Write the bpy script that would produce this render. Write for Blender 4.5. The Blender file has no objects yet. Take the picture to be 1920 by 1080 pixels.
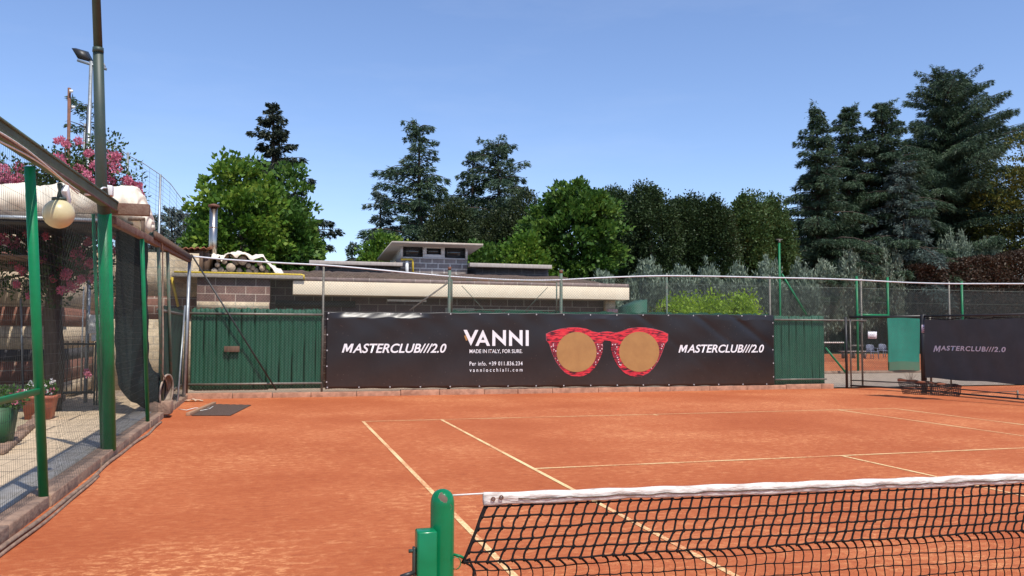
import bpy, math, random
import numpy as np
from mathutils import Matrix, Vector
R = math.radians
S = bpy.context.scene
COL = S.collection
rng = np.random.default_rng(7)
random.seed(7)

# ------------------------------------------------------------------ camera
FPX, YAW, PITCH, ROLL = 1559.05, 0.27745, 0.053066, 0.004655
CAM = np.array([-1.5028, -2.7560, 1.5578])
_r = np.array([math.cos(YAW), -math.sin(YAW), 0.0])
FW = np.array([math.sin(YAW)*math.cos(PITCH), math.cos(YAW)*math.cos(PITCH), math.sin(PITCH)])
_u = np.cross(_r, FW)
RT = _r*math.cos(ROLL) + _u*math.sin(ROLL)
UP = -_r*math.sin(ROLL) + _u*math.cos(ROLL)
cd = bpy.data.cameras.new('camera'); cam = bpy.data.objects.new('camera', cd); COL.objects.link(cam)
cd.sensor_width = 36; cd.lens = FPX/1920*36; cd.clip_end = 3000; cd.clip_start = 0.05
M = Matrix.Identity(4)
for i in range(3):
    M[i][0] = RT[i]; M[i][1] = UP[i]; M[i][2] = -FW[i]; M[i][3] = CAM[i]
cam.matrix_world = M
S.camera = cam

# ------------------------------------------------------------------ sky, sun, exposure
SUN_EL, SUN_FROM = R(58), np.array([0.29, -0.957])       # where the sun stands (x, y)
SUN_FROM = SUN_FROM/np.linalg.norm(SUN_FROM)
w = bpy.data.worlds.new('World'); S.world = w; w.use_nodes = True
nt = w.node_tree; bg = nt.nodes['Background']
sky = nt.nodes.new('ShaderNodeTexSky'); sky.sky_type = 'NISHITA'; sky.sun_disc = False
sky.sun_elevation = SUN_EL
sky.sun_rotation = math.atan2(SUN_FROM[0], SUN_FROM[1])
sky.altitude = 200; sky.air_density = 1.0; sky.dust_density = .6; sky.ozone_density = 3.0
tint = nt.nodes.new('ShaderNodeMix'); tint.data_type = 'RGBA'; tint.blend_type = 'MULTIPLY'; tint.inputs[0].default_value = 1; tint.inputs[7].default_value = (.99, 1.0, 1.12, 1)
nt.links.new(sky.outputs[0], tint.inputs[6])
# faint high haze wisps
tcw = nt.nodes.new('ShaderNodeTexCoord'); mpw = nt.nodes.new('ShaderNodeMapping'); mpw.inputs['Scale'].default_value = (1, 1, 4.5); nt.links.new(tcw.outputs['Generated'], mpw.inputs[0])
cln = nt.nodes.new('ShaderNodeTexNoise'); cln.inputs['Scale'].default_value = 2.2; cln.inputs['Detail'].default_value = 7; cln.inputs['Roughness'].default_value = .6; nt.links.new(mpw.outputs[0], cln.inputs[0])
crp = nt.nodes.new('ShaderNodeValToRGB'); crp.color_ramp.elements[0].position = .5; crp.color_ramp.elements[0].color = (0, 0, 0, 1); crp.color_ramp.elements[1].position = .85; crp.color_ramp.elements[1].color = (.13, .13, .13, 1); nt.links.new(cln.outputs[0], crp.inputs[0])
cmx = nt.nodes.new('ShaderNodeMix'); cmx.data_type = 'RGBA'; cmx.inputs[7].default_value = (5.2, 5.6, 6.6, 1); nt.links.new(crp.outputs[0], cmx.inputs[0]); nt.links.new(tint.outputs[2], cmx.inputs[6])
nt.links.new(cmx.outputs[2], bg.inputs[0]); bg.inputs[1].default_value = 0.145
sl = bpy.data.lights.new('sun', 'SUN'); sun = bpy.data.objects.new('sun', sl); COL.objects.link(sun)
sl.energy = 4.1; sl.angle = R(0.5); sl.color = (1.0, 0.95, 0.87)
sd = Vector((SUN_FROM[0]*math.cos(SUN_EL), SUN_FROM[1]*math.cos(SUN_EL), math.sin(SUN_EL)))
sun.rotation_euler = sd.to_track_quat('Z', 'Y').to_euler()
sun.location = (0, 0, 30)
S.view_settings.view_transform = 'Standard'; S.view_settings.look = 'None'
S.view_settings.exposure = 0.25; S.view_settings.gamma = 1

# ------------------------------------------------------------------ measuring helpers
def at(px, py, Y=None, X=None, Z=None):
    """point of the place seen at photo pixel (px,py) on the plane y=Y, x=X or z=Z"""
    d = FW + RT*(px-960)/FPX + UP*(540-py)/FPX
    a, v = (1, Y) if Y is not None else ((0, X) if X is not None else (2, Z))
    return CAM + d*((v-CAM[a])/d[a])
def ppm(p):
    return FPX/float((np.asarray(p)-CAM) @ FW)            # photo pixels per metre at point p

# ------------------------------------------------------------------ mesh builder
class MB:
    def __init__(s): s.V = []; s.F = []; s.n = 0
    def add(s, V, F):
        V = np.asarray(V, float).reshape(-1, 3); F = np.asarray(F, int)
        s.V.append(V); s.F.append(F+s.n); s.n += len(V); return s
    def box(s, x0, x1, y0, y1, z0, z1):
        v = [(x, y, z) for x in (x0, x1) for y in (y0, y1) for z in (z0, z1)]
        return s.add(v, [(0,1,3,2),(4,6,7,5),(0,4,5,1),(2,3,7,6),(0,2,6,4),(1,5,7,3)])
    def bar(s, a, b, wd, ht, up=(0,0,1)):
        a = np.asarray(a, float); b = np.asarray(b, float); d = (b-a)/np.linalg.norm(b-a)
        sd_ = np.cross(d, up); sd_ = sd_/np.linalg.norm(sd_); u = np.cross(sd_, d)
        v = [p+i*sd_*wd/2+j*u*ht/2 for p in (a, b) for i in (-1, 1) for j in (-1, 1)]
        return s.add(v, [(0,1,3,2),(4,6,7,5),(0,4,5,1),(2,3,7,6),(0,2,6,4),(1,5,7,3)])
    def tube(s, P, r, n=10, cap=True):
        P = np.asarray(P, float); k = len(P); r = np.broadcast_to(np.asarray(r, float), (k,))
        T = np.gradient(P, axis=0); T /= np.linalg.norm(T, axis=1)[:, None]
        ref = np.array([0, 0, 1.0]) if abs(T[0][2]) < .8 else np.array([1.0, 0, 0])
        V = []
        for i in range(k):
            a = np.cross(T[i], ref); a /= np.linalg.norm(a); b = np.cross(T[i], a)
            ref = -b if False else ref
            ang = np.arange(n)*2*np.pi/n
            V.append(P[i]+r[i]*(np.cos(ang)[:, None]*a+np.sin(ang)[:, None]*b))
        V = np.concatenate(V); F = []
        for i in range(k-1):
            for j in range(n):
                F.append((i*n+j, i*n+(j+1) % n, (i+1)*n+(j+1) % n, (i+1)*n+j))
        base = s.n; s.add(V, F)
        if cap:
            s.F.append(np.array([[base+j for j in range(n)][::-1]])); s.F.append(np.array([[base+(k-1)*n+j for j in range(n)]]))
        return s
    def ring(s, c, nrm, R1, R2, th, n=32):
        c = np.asarray(c, float); nrm = np.asarray(nrm, float); nrm = nrm/np.linalg.norm(nrm)
        a = np.cross(nrm, (0, 0, 1)) if abs(nrm[2]) < .9 else np.array([1., 0, 0]); a /= np.linalg.norm(a); b = np.cross(nrm, a)
        V = []
        for i in range(n):
            q = 2*np.pi*i/n; e = a*np.cos(q)+b*np.sin(q)
            V += [c+e*R1, c+e*R2, c+e*R2+nrm*th, c+e*R1+nrm*th]
        F = []
        for i in range(n):
            j = (i+1) % n
            for k in range(4): F.append((i*4+k, i*4+(k+1) % 4, j*4+(k+1) % 4, j*4+k))
        return s.add(V, F)
    def wires(s, A, B, r):
        A = np.asarray(A, float); B = np.asarray(B, float); m = len(A)
        d = B-A; d /= np.linalg.norm(d, axis=1)[:, None]
        ref = np.where(np.abs(d[:, 2:3]) > .8, np.array([[1., 0, 0]]), np.array([[0, 0, 1.]]))
        a = np.cross(d, ref); a /= np.linalg.norm(a, axis=1)[:, None]; b = np.cross(d, a)
        V = []
        for P in (A, B):
            for q in (0, 2.0944, 4.1888): V.append(P+r*(math.cos(q)*a+math.sin(q)*b))
        V = np.stack(V, 1).reshape(-1, 3)
        F = np.array([(0,1,4,3),(1,2,5,4),(2,0,3,5)])[None]+6*np.arange(m)[:, None, None]
        return s.add(V, F.reshape(-1, 4))
    def leaves(s, C, D, L, W, fold=0.25):
        n = len(C); D = D/np.maximum(np.linalg.norm(D, axis=1)[:, None], 1e-6)
        rn = rng.normal(size=(n, 3)); sd_ = np.cross(D, rn); sd_ /= np.linalg.norm(sd_, axis=1)[:, None]
        nn = np.cross(D, sd_)
        L = np.broadcast_to(L, (n,))[:, None]; W = np.broadcast_to(W, (n,))[:, None]
        Q = np.stack([C, C+D*L*.45+sd_*W*.5+nn*W*fold, C+D*L, C+D*L*.45-sd_*W*.5+nn*W*fold], 1)
        return s.add(Q.reshape(-1, 3), np.arange(4*n).reshape(-1, 4))
    def mesh(s, name, smooth=False, origin=(0, 0, 0)):
        V = np.concatenate(s.V)-np.asarray(origin, float)
        me = bpy.data.meshes.new(name)
        me.vertices.add(len(V)); me.vertices.foreach_set('co', V.ravel())
        lt = np.concatenate([np.full(len(f), f.shape[1]) for f in s.F]); li = np.concatenate([f.ravel() for f in s.F])
        me.loops.add(len(li)); me.loops.foreach_set('vertex_index', li)
        me.polygons.add(len(lt)); me.polygons.foreach_set('loop_start', np.concatenate([[0], np.cumsum(lt)[:-1]]))
        me.polygons.foreach_set('loop_total', lt)
        me.update(calc_edges=True); me.validate()
        if smooth: me.polygons.foreach_set('use_smooth', [True]*len(me.polygons))
        return me

def wloc(o):
    l = np.zeros(3)
    while o is not None: l += np.array(o.location); o = o.parent
    return l
def put(name, mb, mat, parent=None, smooth=False, bevel=0, loc=None, label=None):
    """link ONE mesh object; vertices are given in world coordinates"""
    org = np.zeros(3) if loc is None else np.asarray(loc, float)
    if parent is not None and loc is None: org = wloc(parent)
    me = mb.mesh(name, smooth, org)
    me.materials.append(mat)
    o = bpy.data.objects.new(name, me); COL.objects.link(o)
    if parent is not None:
        o.parent = parent; o.location = tuple(org-wloc(parent))
    else: o.location = tuple(org)
    if bevel:
        m = o.modifiers.new('b', 'BEVEL'); m.width = bevel; m.segments = 2; m.limit_method = 'ANGLE'
    if smooth == 'auto':
        pass
    if label: o['label'] = label
    return o
def tag(o, label, cat, group=None):
    o['label'] = label; o['category'] = cat
    if group: o['group'] = group
    return o
def thing(name, label, cat, loc=(0, 0, 0), group=None):
    o = bpy.data.objects.new(name, None); COL.objects.link(o); o.location = tuple(float(v) for v in loc)
    o.empty_display_size = .2
    return tag(o, label, cat, group)
def struct(o, kind='structure'):
    o['kind'] = kind; return o
def dup(root, loc, label=None, rotz=0, scale=None):
    r = root.copy(); COL.objects.link(r); r.location = tuple(loc); r.rotation_euler = (0, 0, rotz)
    if scale: r.scale = scale
    if label: r['label'] = label
    for ch in list(root.children):
        c = ch.copy(); COL.objects.link(c); c.parent = r
        for g in ch.children:
            d = g.copy(); COL.objects.link(d); d.parent = c
    return r

# ------------------------------------------------------------------ materials
def newmat(name):
    m = bpy.data.materials.new(name); m.use_nodes = True; nt = m.node_tree
    return m, nt, nt.nodes['Principled BSDF']
def N(nt, t, **k):
    n = nt.nodes.new(t)
    for a, b in k.items():
        if a.startswith('i_'): n.inputs[a[2:].replace('_', ' ')].default_value = b
        else: setattr(n, a, b)
    return n
def c4(c): return (c[0], c[1], c[2], 1)
def ramp(nt, stops):
    r = nt.nodes.new('ShaderNodeValToRGB'); e = r.color_ramp.elements
    while len(e) < len(stops): e.new(.5)
    for x, (p, c) in zip(e, stops): x.position = p; x.color = c4(c) if len(c) == 3 else c
    return r
def coords(nt, scale=(1, 1, 1), obj=True):
    tc = N(nt, 'ShaderNodeTexCoord'); mp = N(nt, 'ShaderNodeMapping'); mp.inputs['Scale'].default_value = scale
    nt.links.new(tc.outputs['Object'], mp.inputs[0]); return mp.outputs[0]
def plain(name, c, c2=None, rough=.6, scale=4, metal=0, bump=0, bscale=40, spec=.5, stretch=(1, 1, 1), stops=(.35, .65), detail=6):
    m, nt, b = newmat(name)
    b.inputs['Roughness'].default_value = rough; b.inputs['Metallic'].default_value = metal
    b.inputs['Specular IOR Level'].default_value = spec
    v = coords(nt, stretch)
    n = N(nt, 'ShaderNodeTexNoise', i_Scale=scale, i_Detail=detail, i_Roughness=.65); nt.links.new(v, n.inputs[0])
    if c2 is None: c2 = tuple(x*.8 for x in c)
    r = ramp(nt, [(stops[0], c), (stops[1], c2)]); nt.links.new(n.outputs[0], r.inputs[0]); nt.links.new(r.outputs[0], b.inputs[0])
    if bump:
        n2 = N(nt, 'ShaderNodeTexNoise', i_Scale=bscale, i_Detail=4); nt.links.new(v, n2.inputs[0])
        bp = N(nt, 'ShaderNodeBump', i_Strength=bump, i_Distance=.02); nt.links.new(n2.outputs[0], bp.inputs['Height']); nt.links.new(bp.outputs[0], b.inputs['Normal'])
    return m
def leafmat(name, ca, cb, cc, trans=.25, rough=.55, patch=None):
    """per-leaf colour variation plus broad patches"""
    m, nt, b = newmat(name)
    g = N(nt, 'ShaderNodeNewGeometry'); r = ramp(nt, [(0, ca), (.55, cb), (1, cc)])
    v = coords(nt); n = N(nt, 'ShaderNodeTexNoise', i_Scale=.5, i_Detail=3); nt.links.new(v, n.inputs[0])
    mx = N(nt, 'ShaderNodeMath', operation='MULTIPLY_ADD'); mx.inputs[1].default_value = .55
    nt.links.new(g.outputs['Random Per Island'], mx.inputs[0])
    m2 = N(nt, 'ShaderNodeMath', operation='MULTIPLY_ADD'); m2.inputs[1].default_value = 1.6; m2.inputs[2].default_value = -.55
    nt.links.new(n.outputs[0], m2.inputs[0]); nt.links.new(m2.outputs[0], mx.inputs[2])
    nt.links.new(mx.outputs[0], r.inputs[0])
    b.inputs['Roughness'].default_value = rough; b.inputs['Specular IOR Level'].default_value = .3
    nt.links.new(r.outputs[0], b.inputs[0])
    tr = N(nt, 'ShaderNodeBsdfTranslucent'); nt.links.new(r.outputs[0], tr.inputs[0])
    ms = N(nt, 'ShaderNodeMixShader'); ms.inputs[0].default_value = trans
    nt.links.new(b.outputs[0], ms.inputs[1]); nt.links.new(tr.outputs[0], ms.inputs[2])
    nt.links.new(ms.outputs[0], nt.nodes['Material Output'].inputs[0])
    return m
def blockmat(name, ca, cb, mortar, bw, bh, gap=.012, rough=.9, bump=.5, plane='xz', off=(0, 0)):
    """masonry laid out in world metres on the named plane"""
    m, nt, b = newmat(name)
    tc = N(nt, 'ShaderNodeTexCoord'); sp = N(nt, 'ShaderNodeSeparateXYZ'); nt.links.new(tc.outputs['Object'], sp.inputs[0])
    cb_ = N(nt, 'ShaderNodeCombineXYZ')
    ax = {'x': 0, 'y': 1, 'z': 2}
    for k in range(2):
        a = N(nt, 'ShaderNodeMath', operation='ADD'); a.inputs[1].default_value = off[k]
        nt.links.new(sp.outputs[ax[plane[k]]], a.inputs[0]); nt.links.new(a.outputs[0], cb_.inputs[k])
    br = N(nt, 'ShaderNodeTexBrick'); br.inputs['Scale'].default_value = 1
    br.inputs['Brick Width'].default_value = bw; br.inputs['Row Height'].default_value = bh
    br.inputs['Mortar Size'].default_value = gap; br.inputs['Mortar Smooth'].default_value = .2
    br.inputs['Color1'].default_value = c4(ca); br.inputs['Color2'].default_value = c4(cb); br.inputs['Mortar'].default_value = c4(mortar)
    nt.links.new(cb_.outputs[0], br.inputs[0])
    n = N(nt, 'ShaderNodeTexNoise', i_Scale=9, i_Detail=8, i_Roughness=.7); nt.links.new(tc.outputs['Object'], n.inputs[0])
    r = ramp(nt, [(.3, (.65, .65, .65)), (.7, (1.2, 1.2, 1.2))]); nt.links.new(n.outputs[0], r.inputs[0])
    mx = N(nt, 'ShaderNodeMix', data_type='RGBA', blend_type='MULTIPLY'); mx.inputs[0].default_value = 1
    nt.links.new(br.outputs[0], mx.inputs[6]); nt.links.new(r.outputs[0], mx.inputs[7]); nt.links.new(mx.outputs[2], b.inputs[0])
    b.inputs['Roughness'].default_value = rough
    ad = N(nt, 'ShaderNodeMath', operation='MULTIPLY_ADD'); ad.inputs[1].default_value = -1.2
    nt.links.new(br.outputs['Fac'], ad.inputs[0]); nt.links.new(n.outputs[0], ad.inputs[2])
    bp = N(nt, 'ShaderNodeBump', i_Strength=bump, i_Distance=.03); nt.links.new(ad.outputs[0], bp.inputs['Height']); nt.links.new(bp.outputs[0], b.inputs['Normal'])
    return m

WORN = [(-2.2, 3.0, 1.3, .35), (-1.1, 1.7, 1.0, .30), (-1.6, 8.5, 2.2, .12), (3.2, 3.6, 1.8, .12), (6.5, 8.0, 2.5, .12)]
def clay_mat():
    m, nt, b = newmat('clay'); L = nt.links
    v = coords(nt)
    big = N(nt, 'ShaderNodeTexNoise', i_Scale=.35, i_Detail=5, i_Roughness=.6); L.new(v, big.inputs[0])
    vs = coords(nt, (.9, 3.0, 1))
    streak = N(nt, 'ShaderNodeTexNoise', i_Scale=3.5, i_Detail=9, i_Roughness=.75, i_Distortion=.3); L.new(vs, streak.inputs[0])
    fine = N(nt, 'ShaderNodeTexNoise', i_Scale=60, i_Detail=6, i_Roughness=.8); L.new(coords(nt, (1, 1.5, 1)), fine.inputs[0])
    grit = N(nt, 'ShaderNodeTexNoise', i_Scale=190, i_Detail=2, i_Roughness=.8); L.new(v, grit.inputs[0])
    base = ramp(nt, [(.33, (.40, .098, .034)), (.52, (.465, .126, .046)), (.72, (.54, .172, .068))]); L.new(big.outputs[0], base.inputs[0])
    mid = N(nt, 'ShaderNodeTexNoise', i_Scale=11, i_Detail=10, i_Roughness=.82, i_Distortion=.4); L.new(coords(nt, (.8, 1.3, 1)), mid.inputs[0])
    # pale scuffed patches where the loose dust has worn thin
    md = N(nt, 'ShaderNodeMath', operation='MULTIPLY'); L.new(big.outputs[0], md.inputs[0]); L.new(streak.outputs[0], md.inputs[1])
    for (wx, wy, wr, wa) in WORN:                    # the most trodden places
        dn = N(nt, 'ShaderNodeVectorMath', operation='DISTANCE'); dn.inputs[1].default_value = (wx, wy, 0); L.new(v, dn.inputs[0])
        mr = N(nt, 'ShaderNodeMapRange', interpolation_type='SMOOTHSTEP'); mr.inputs['From Min'].default_value = wr; mr.inputs['From Max'].default_value = 0; mr.inputs['To Max'].default_value = wa; L.new(dn.outputs['Value'], mr.inputs[0])
        ad = N(nt, 'ShaderNodeMath', operation='MULTIPLY_ADD'); L.new(mr.outputs[0], ad.inputs[0]); L.new(streak.outputs[0], ad.inputs[1]); L.new(md.outputs[0], ad.inputs[2]); md = ad
    sc = ramp(nt, [(.22, (.12, .12, .12)), (.40, (1, 1, 1))]); L.new(md.outputs[0], sc.inputs[0])
    fm = ramp(nt, [(.50, (0, 0, 0)), (.57, (1, 1, 1))]); L.new(mid.outputs[0], fm.inputs[0])
    mm = N(nt, 'ShaderNodeMath', operation='MULTIPLY'); L.new(sc.outputs[0], mm.inputs[0]); L.new(fm.outputs[0], mm.inputs[1])
    m1 = N(nt, 'ShaderNodeMix', data_type='RGBA'); m1.inputs[7].default_value = (.80, .37, .155, 1)
    mf = N(nt, 'ShaderNodeMath', operation='MULTIPLY'); mf.inputs[1].default_value = .85; L.new(mm.outputs[0], mf.inputs[0])
    L.new(mf.outputs[0], m1.inputs[0]); L.new(base.outputs[0], m1.inputs[6])
    # darker damp grains and crumbs
    dk = ramp(nt, [(.36, (1, 1, 1)), (.47, (0, 0, 0))]); L.new(mid.outputs[0], dk.inputs[0])
    dk2 = ramp(nt, [(.36, (1, 1, 1)), (.46, (0, 0, 0))]); L.new(fine.outputs[0], dk2.inputs[0])
    dmx = N(nt, 'ShaderNodeMath', operation='MAXIMUM'); L.new(dk.outputs[0], dmx.inputs[0]); L.new(dk2.outputs[0], dmx.inputs[1])
    st2 = ramp(nt, [(.36, (.25, .25, .25)), (.6, (.8, .8, .8))]); L.new(streak.outputs[0], st2.inputs[0])
    dm = N(nt, 'ShaderNodeMath', operation='MULTIPLY'); L.new(dmx.outputs[0], dm.inputs[0]); L.new(st2.outputs[0], dm.inputs[1])
    m2 = N(nt, 'ShaderNodeMix', data_type='RGBA'); m2.inputs[7].default_value = (.29, .075, .032, 1)
    L.new(dm.outputs[0], m2.inputs[0]); L.new(m1.outputs[2], m2.inputs[6])
    gr = ramp(nt, [(.3, (.72, .72, .72)), (.7, (1.2, 1.2, 1.2))]); L.new(grit.outputs[0], gr.inputs[0])
    m3 = N(nt, 'ShaderNodeMix', data_type='RGBA', blend_type='MULTIPLY'); m3.inputs[0].default_value = 1
    L.new(m2.outputs[2], m3.inputs[6]); L.new(gr.outputs[0], m3.inputs[7]); L.new(m3.outputs[2], b.inputs[0])
    b.inputs['Roughness'].default_value = .95; b.inputs['Specular IOR Level'].default_value = .15
    bp = N(nt, 'ShaderNodeBump', i_Strength=.55, i_Distance=.012); L.new(fine.outputs[0], bp.inputs['Height']); L.new(bp.outputs[0], b.inputs['Normal'])
    return m
def line_mat():
    m, nt, b = newmat('line_tape'); L = nt.links
    n = N(nt, 'ShaderNodeTexNoise', i_Scale=28, i_Detail=8, i_Roughness=.8); L.new(coords(nt), n.inputs[0])
    n2 = N(nt, 'ShaderNodeTexNoise', i_Scale=1.1, i_Detail=3); L.new(coords(nt), n2.inputs[0])
    ad = N(nt, 'ShaderNodeMath', operation='MULTIPLY_ADD'); ad.inputs[1].default_value = .55; L.new(n2.outputs[0], ad.inputs[0]); L.new(n.outputs[0], ad.inputs[2])
    r = ramp(nt, [(.68, (.78, .61, .30)), (.80, (.70, .40, .17)), (.9, (.55, .18, .07))]); L.new(ad.outputs[0], r.inputs[0]); L.new(r.outputs[0], b.inputs[0])
    b.inputs['Roughness'].default_value = .8
    return m
M_clay = clay_mat(); M_line = line_mat()
M_brickkerb = plain('kerb_stone', (.50, .26, .16), (.30, .15, .09), .9, 6, bump=.5)
M_concrete = plain('concrete', (.40, .31, .23), (.27, .20, .14), .95, 5, bump=.5)
M_dirtconc = plain('dirty_concrete', (.33, .21, .14), (.16, .10, .07), .95, 7, bump=.7, bscale=25)
M_path = blockmat('path_slabs', (.66, .50, .32), (.56, .42, .27), (.17, .13, .09), 1.9, .9, .02, plane='xy', bump=.3)
M_gravel = plain('gravel', (.55, .46, .30), (.28, .21, .12), .95, 45, bump=1, bscale=70)
M_grass = plain('dry_grass', (.10, .12, .035), (.16, .13, .06), .95, 3, bump=.5)
M_green = plain('green_paint', (.004, .18, .062), (.008, .135, .050), .4, 7, spec=.3)
M_greenpost = plain('bright_green_paint', (.003, .20, .068), (.006, .155, .055), .38, 5, spec=.3)
M_darkgreen = plain('dark_green_paint', (.030, .052, .040), (.045, .062, .048), .5, 5)
M_oldgreen = plain('weathered_green_steel', (.05, .13, .09), (.14, .13, .10), .6, 12)
M_rustgreen = plain('rusted_frame', (.20, .10, .05), (.10, .13, .09), .7, 9)
M_greyst = plain('grey_steel', (.22, .20, .16), (.13, .12, .10), .55, 10, metal=.3)
M_galv = plain('galvanised_steel', (.34, .36, .37), (.25, .27, .28), .45, 10, metal=.6)
M_steel = plain('stainless_flue', (.55, .50, .44), (.45, .38, .30), .25, 3, metal=1, stretch=(4, 4, .6))
M_rust = plain('rusty_steel', (.20, .08, .045), (.11, .055, .035), .8, 12)
M_black = plain('black_steel', (.018, .018, .018), (.03, .028, .026), .45, 10)
M_wire = plain('fence_wire', (.18, .20, .16), (.10, .13, .10), .5, 30)
M_wiredark = plain('coated_fence_wire', (.035, .055, .045), (.06, .065, .05), .5, 30)
M_wirelight = plain('galvanised_wire', (.045, .045, .038), (.075, .075, .066), .6, 30, spec=.2)
M_panel = plain('green_screen_plastic', (.006, .090, .046), (.005, .062, .033), .6, 3, stretch=(6, 6, 1.0), bump=.3, bscale=30)
M_paneldark = plain('green_screen_old', (.012, .085, .050), (.020, .065, .042), .7, 3, bump=.3)
M_hose = plain('white_pipe', (.62, .63, .64), (.52, .53, .54), .35, 5)
M_white = plain('white_plastic', (.78, .78, .76), (.66, .66, .64), .4, 5)
M_cream = plain('cream_fascia', (.86, .73, .52), (.80, .66, .46), .8, 2.5, bump=.1)
M_slab = plain('roof_slab', (.26, .23, .19), (.38, .33, .26), .9, 14, bump=.5)
M_rooftile = plain('weathered_roof', (.055, .032, .022), (.12, .08, .055), .95, 7, stretch=(1, 1, 5), bump=.6, bscale=20)
M_yellow = plain('yellow_pipe', (.72, .52, .04), (.62, .42, .03), .4, 4)
M_parapet = plain('grey_cladding', (.46, .40, .35), (.36, .31, .27), .7, 3, stretch=(4, 4, 1))
M_blk_brown = blockmat('brown_blocks', (.16, .085, .065), (.115, .066, .055), (.36, .28, .22), .50, .21, .012)
M_blk_grey = blockmat('grey_blocks', (.34, .28, .25), (.25, .21, .19), (.72, .66, .58), .40, .17, .018, off=(.1, .02))
M_blk_shade = blockmat('shaded_grey_blocks', (.085, .08, .085), (.065, .062, .066), (.17, .16, .15), .45, .2, .012)  # grey blocks below the parapets, with their shadow put into the colour
M_cabroof = plain('cabin_roof_sheet', (.50, .42, .34), (.40, .34, .28), .7, 3, stretch=(1, 6, 1))
M_alu = plain('aluminium', (.62, .61, .60), (.5, .5, .5), .4, 5, metal=.2)
M_glass = plain('window_glass', (.012, .015, .017), (.03, .03, .03), .06, 2, spec=.8)
M_tarp = plain('cream_tarpaulin', (.78, .70, .56), (.60, .47, .33), .7, 2.2, bump=.5, bscale=5, stops=(.5, .75))
M_tarpdirt = plain('stained_plastic', (.22, .17, .12), (.12, .09, .07), .5, 5, bump=.3, bscale=8)
M_duct = plain('dark_fabric_duct', (.004, .010, .011), (.008, .017, .018), .85, 3, bump=.6, bscale=6, spec=.12)
M_ductin = plain('duct_lining', (.40, .31, .23), (.20, .15, .11), .8, 6)
M_wood = plain('old_wood', (.16, .10, .065), (.09, .055, .035), .85, 3, stretch=(8, 8, 1), bump=.4)
M_plank = plain('orange_brown_wood', (.33, .12, .05), (.15, .05, .025), .8, 4, stretch=(1, 1, 9), bump=.3)
M_beam = plain('weathered_metal_beam', (.10, .15, .075), (.075, .10, .05), .7, 4, stretch=(1, .6, 1), bump=.3)
M_beambr = plain('rusty_brown_beam', (.13, .06, .04), (.20, .13, .09), .8, 6, bump=.4)
M_bark = plain('bark', (.085, .06, .045), (.045, .032, .024), .95, 6, stretch=(3, 3, .6), bump=1, bscale=12)
M_loge = plain('log_end', (.50, .40, .28), (.30, .22, .15), .85, 18)
M_logb = plain('log_bark', (.075, .06, .05), (.04, .03, .025), .95, 10, bump=.8)
M_terra = plain('terracotta_plastic', (.42, .13, .065), (.34, .10, .055), .6, 3)
M_canvas = plain('dirty_canvas', (.70, .65, .58), (.38, .31, .26), .9, 14, stretch=(1, 1, 5), bump=.3, stops=(.46, .70))
M_cord = plain('black_cord', (.006, .005, .005), (.014, .010, .009), .8, 60, spec=.2)
M_rope = plain('white_rope', (.75, .73, .68), (.6, .58, .52), .7, 30)
M_paper = plain('paper', (.80, .80, .80), (.74, .74, .76), .7, 20)
M_paperp = plain('pink_paper', (.50, .42, .48), (.44, .37, .43), .7, 20)
M_ink = plain('ink', (.05, .05, .06), (.08, .08, .09), .8, 20)
M_globe = plain('cream_globe', (.62, .54, .30), (.50, .43, .24), .35, 4, stops=(.3, .8))
M_matrub = plain('brown_mat', (.07, .045, .035), (.13, .075, .05), .95, 40, bump=1, bscale=90)
M_greytarp = plain('grey_windbreak', (.056, .070, .064), (.070, .084, .078), .75, 2.5, bump=.25, bscale=120)
M_turq = plain('turquoise_windbreak', (.010, .19, .125), (.008, .15, .10), .8, 3)
M_turqlow = plain('dusty_turquoise_windbreak', (.06, .15, .085), (.09, .14, .08), .8, 3)
M_chair = plain('grey_plastic', (.20, .22, .28), (.16, .18, .24), .5, 4)
M_print = plain('white_print', (.80, .80, .80), (.74, .74, .74), .5, 6)
M_print2 = leafmat('print_on_mesh', (.88, .88, .88), (.9, .9, .9), (.92, .92, .92), .3)
M_lens = plain('ochre_print', (.40, .21, .065), (.33, .165, .05), .5, 2.2)
M_stripe = None

# ================================================================== GROUND
gz = .012
struct(put('terrain', MB().add([(-900,-300,-.02),(1200,-300,-.02),(1200,1200,-.02),(-900,1200,-.02)], [(0,1,2,3)]), M_grass))
def undul(x, y):
    return .004*np.sin(x*.9+1)*np.sin(y*.7)
struct(put('clay_court', MB().add([(-3.40,-16,0),(60,-16,0),(60,17.6,0),(-3.40,17.6,0)], [(0,1,2,3)]), M_clay))
struct(put('far_clay_court', MB().add([(19,24.9,0),(95,24.9,0),(95,52,0),(19,52,0)], [(0,1,2,3)]), M_clay))
struct(put('pavement', MB().add([(-20,17.75,.02),(60,17.75,.02),(60,24.7,.02),(-20,24.7,.02)], [(0,1,2,3)]), M_concrete))
lm = MB(); z = .004
def hline(x0, x1, y, wd=.05): lm.add([(x0,y-wd/2,z),(x1,y-wd/2,z),(x1,y+wd/2,z),(x0,y+wd/2,z)], [(0,1,2,3)])
def vline(x, y0, y1, wd=.05): lm.add([(x-wd/2,y0,z),(x+wd/2,y0,z),(x+wd/2,y1,z),(x-wd/2,y1,z)], [(0,1,2,3)])
for s_ in (1, -1):
    hline(-.025, 10.995, s_*11.885, .045); hline(1.395, 9.575, s_*6.40)
for x in (0, 10.97): vline(x, -11.85, 11.85)
for x in (1.37, 9.6): vline(x, -11.85, 11.85)
vline(5.485, -6.37, 6.37); vline(5.485, 11.7, 11.85)
struct(put('court_lines', lm, M_line))

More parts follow.
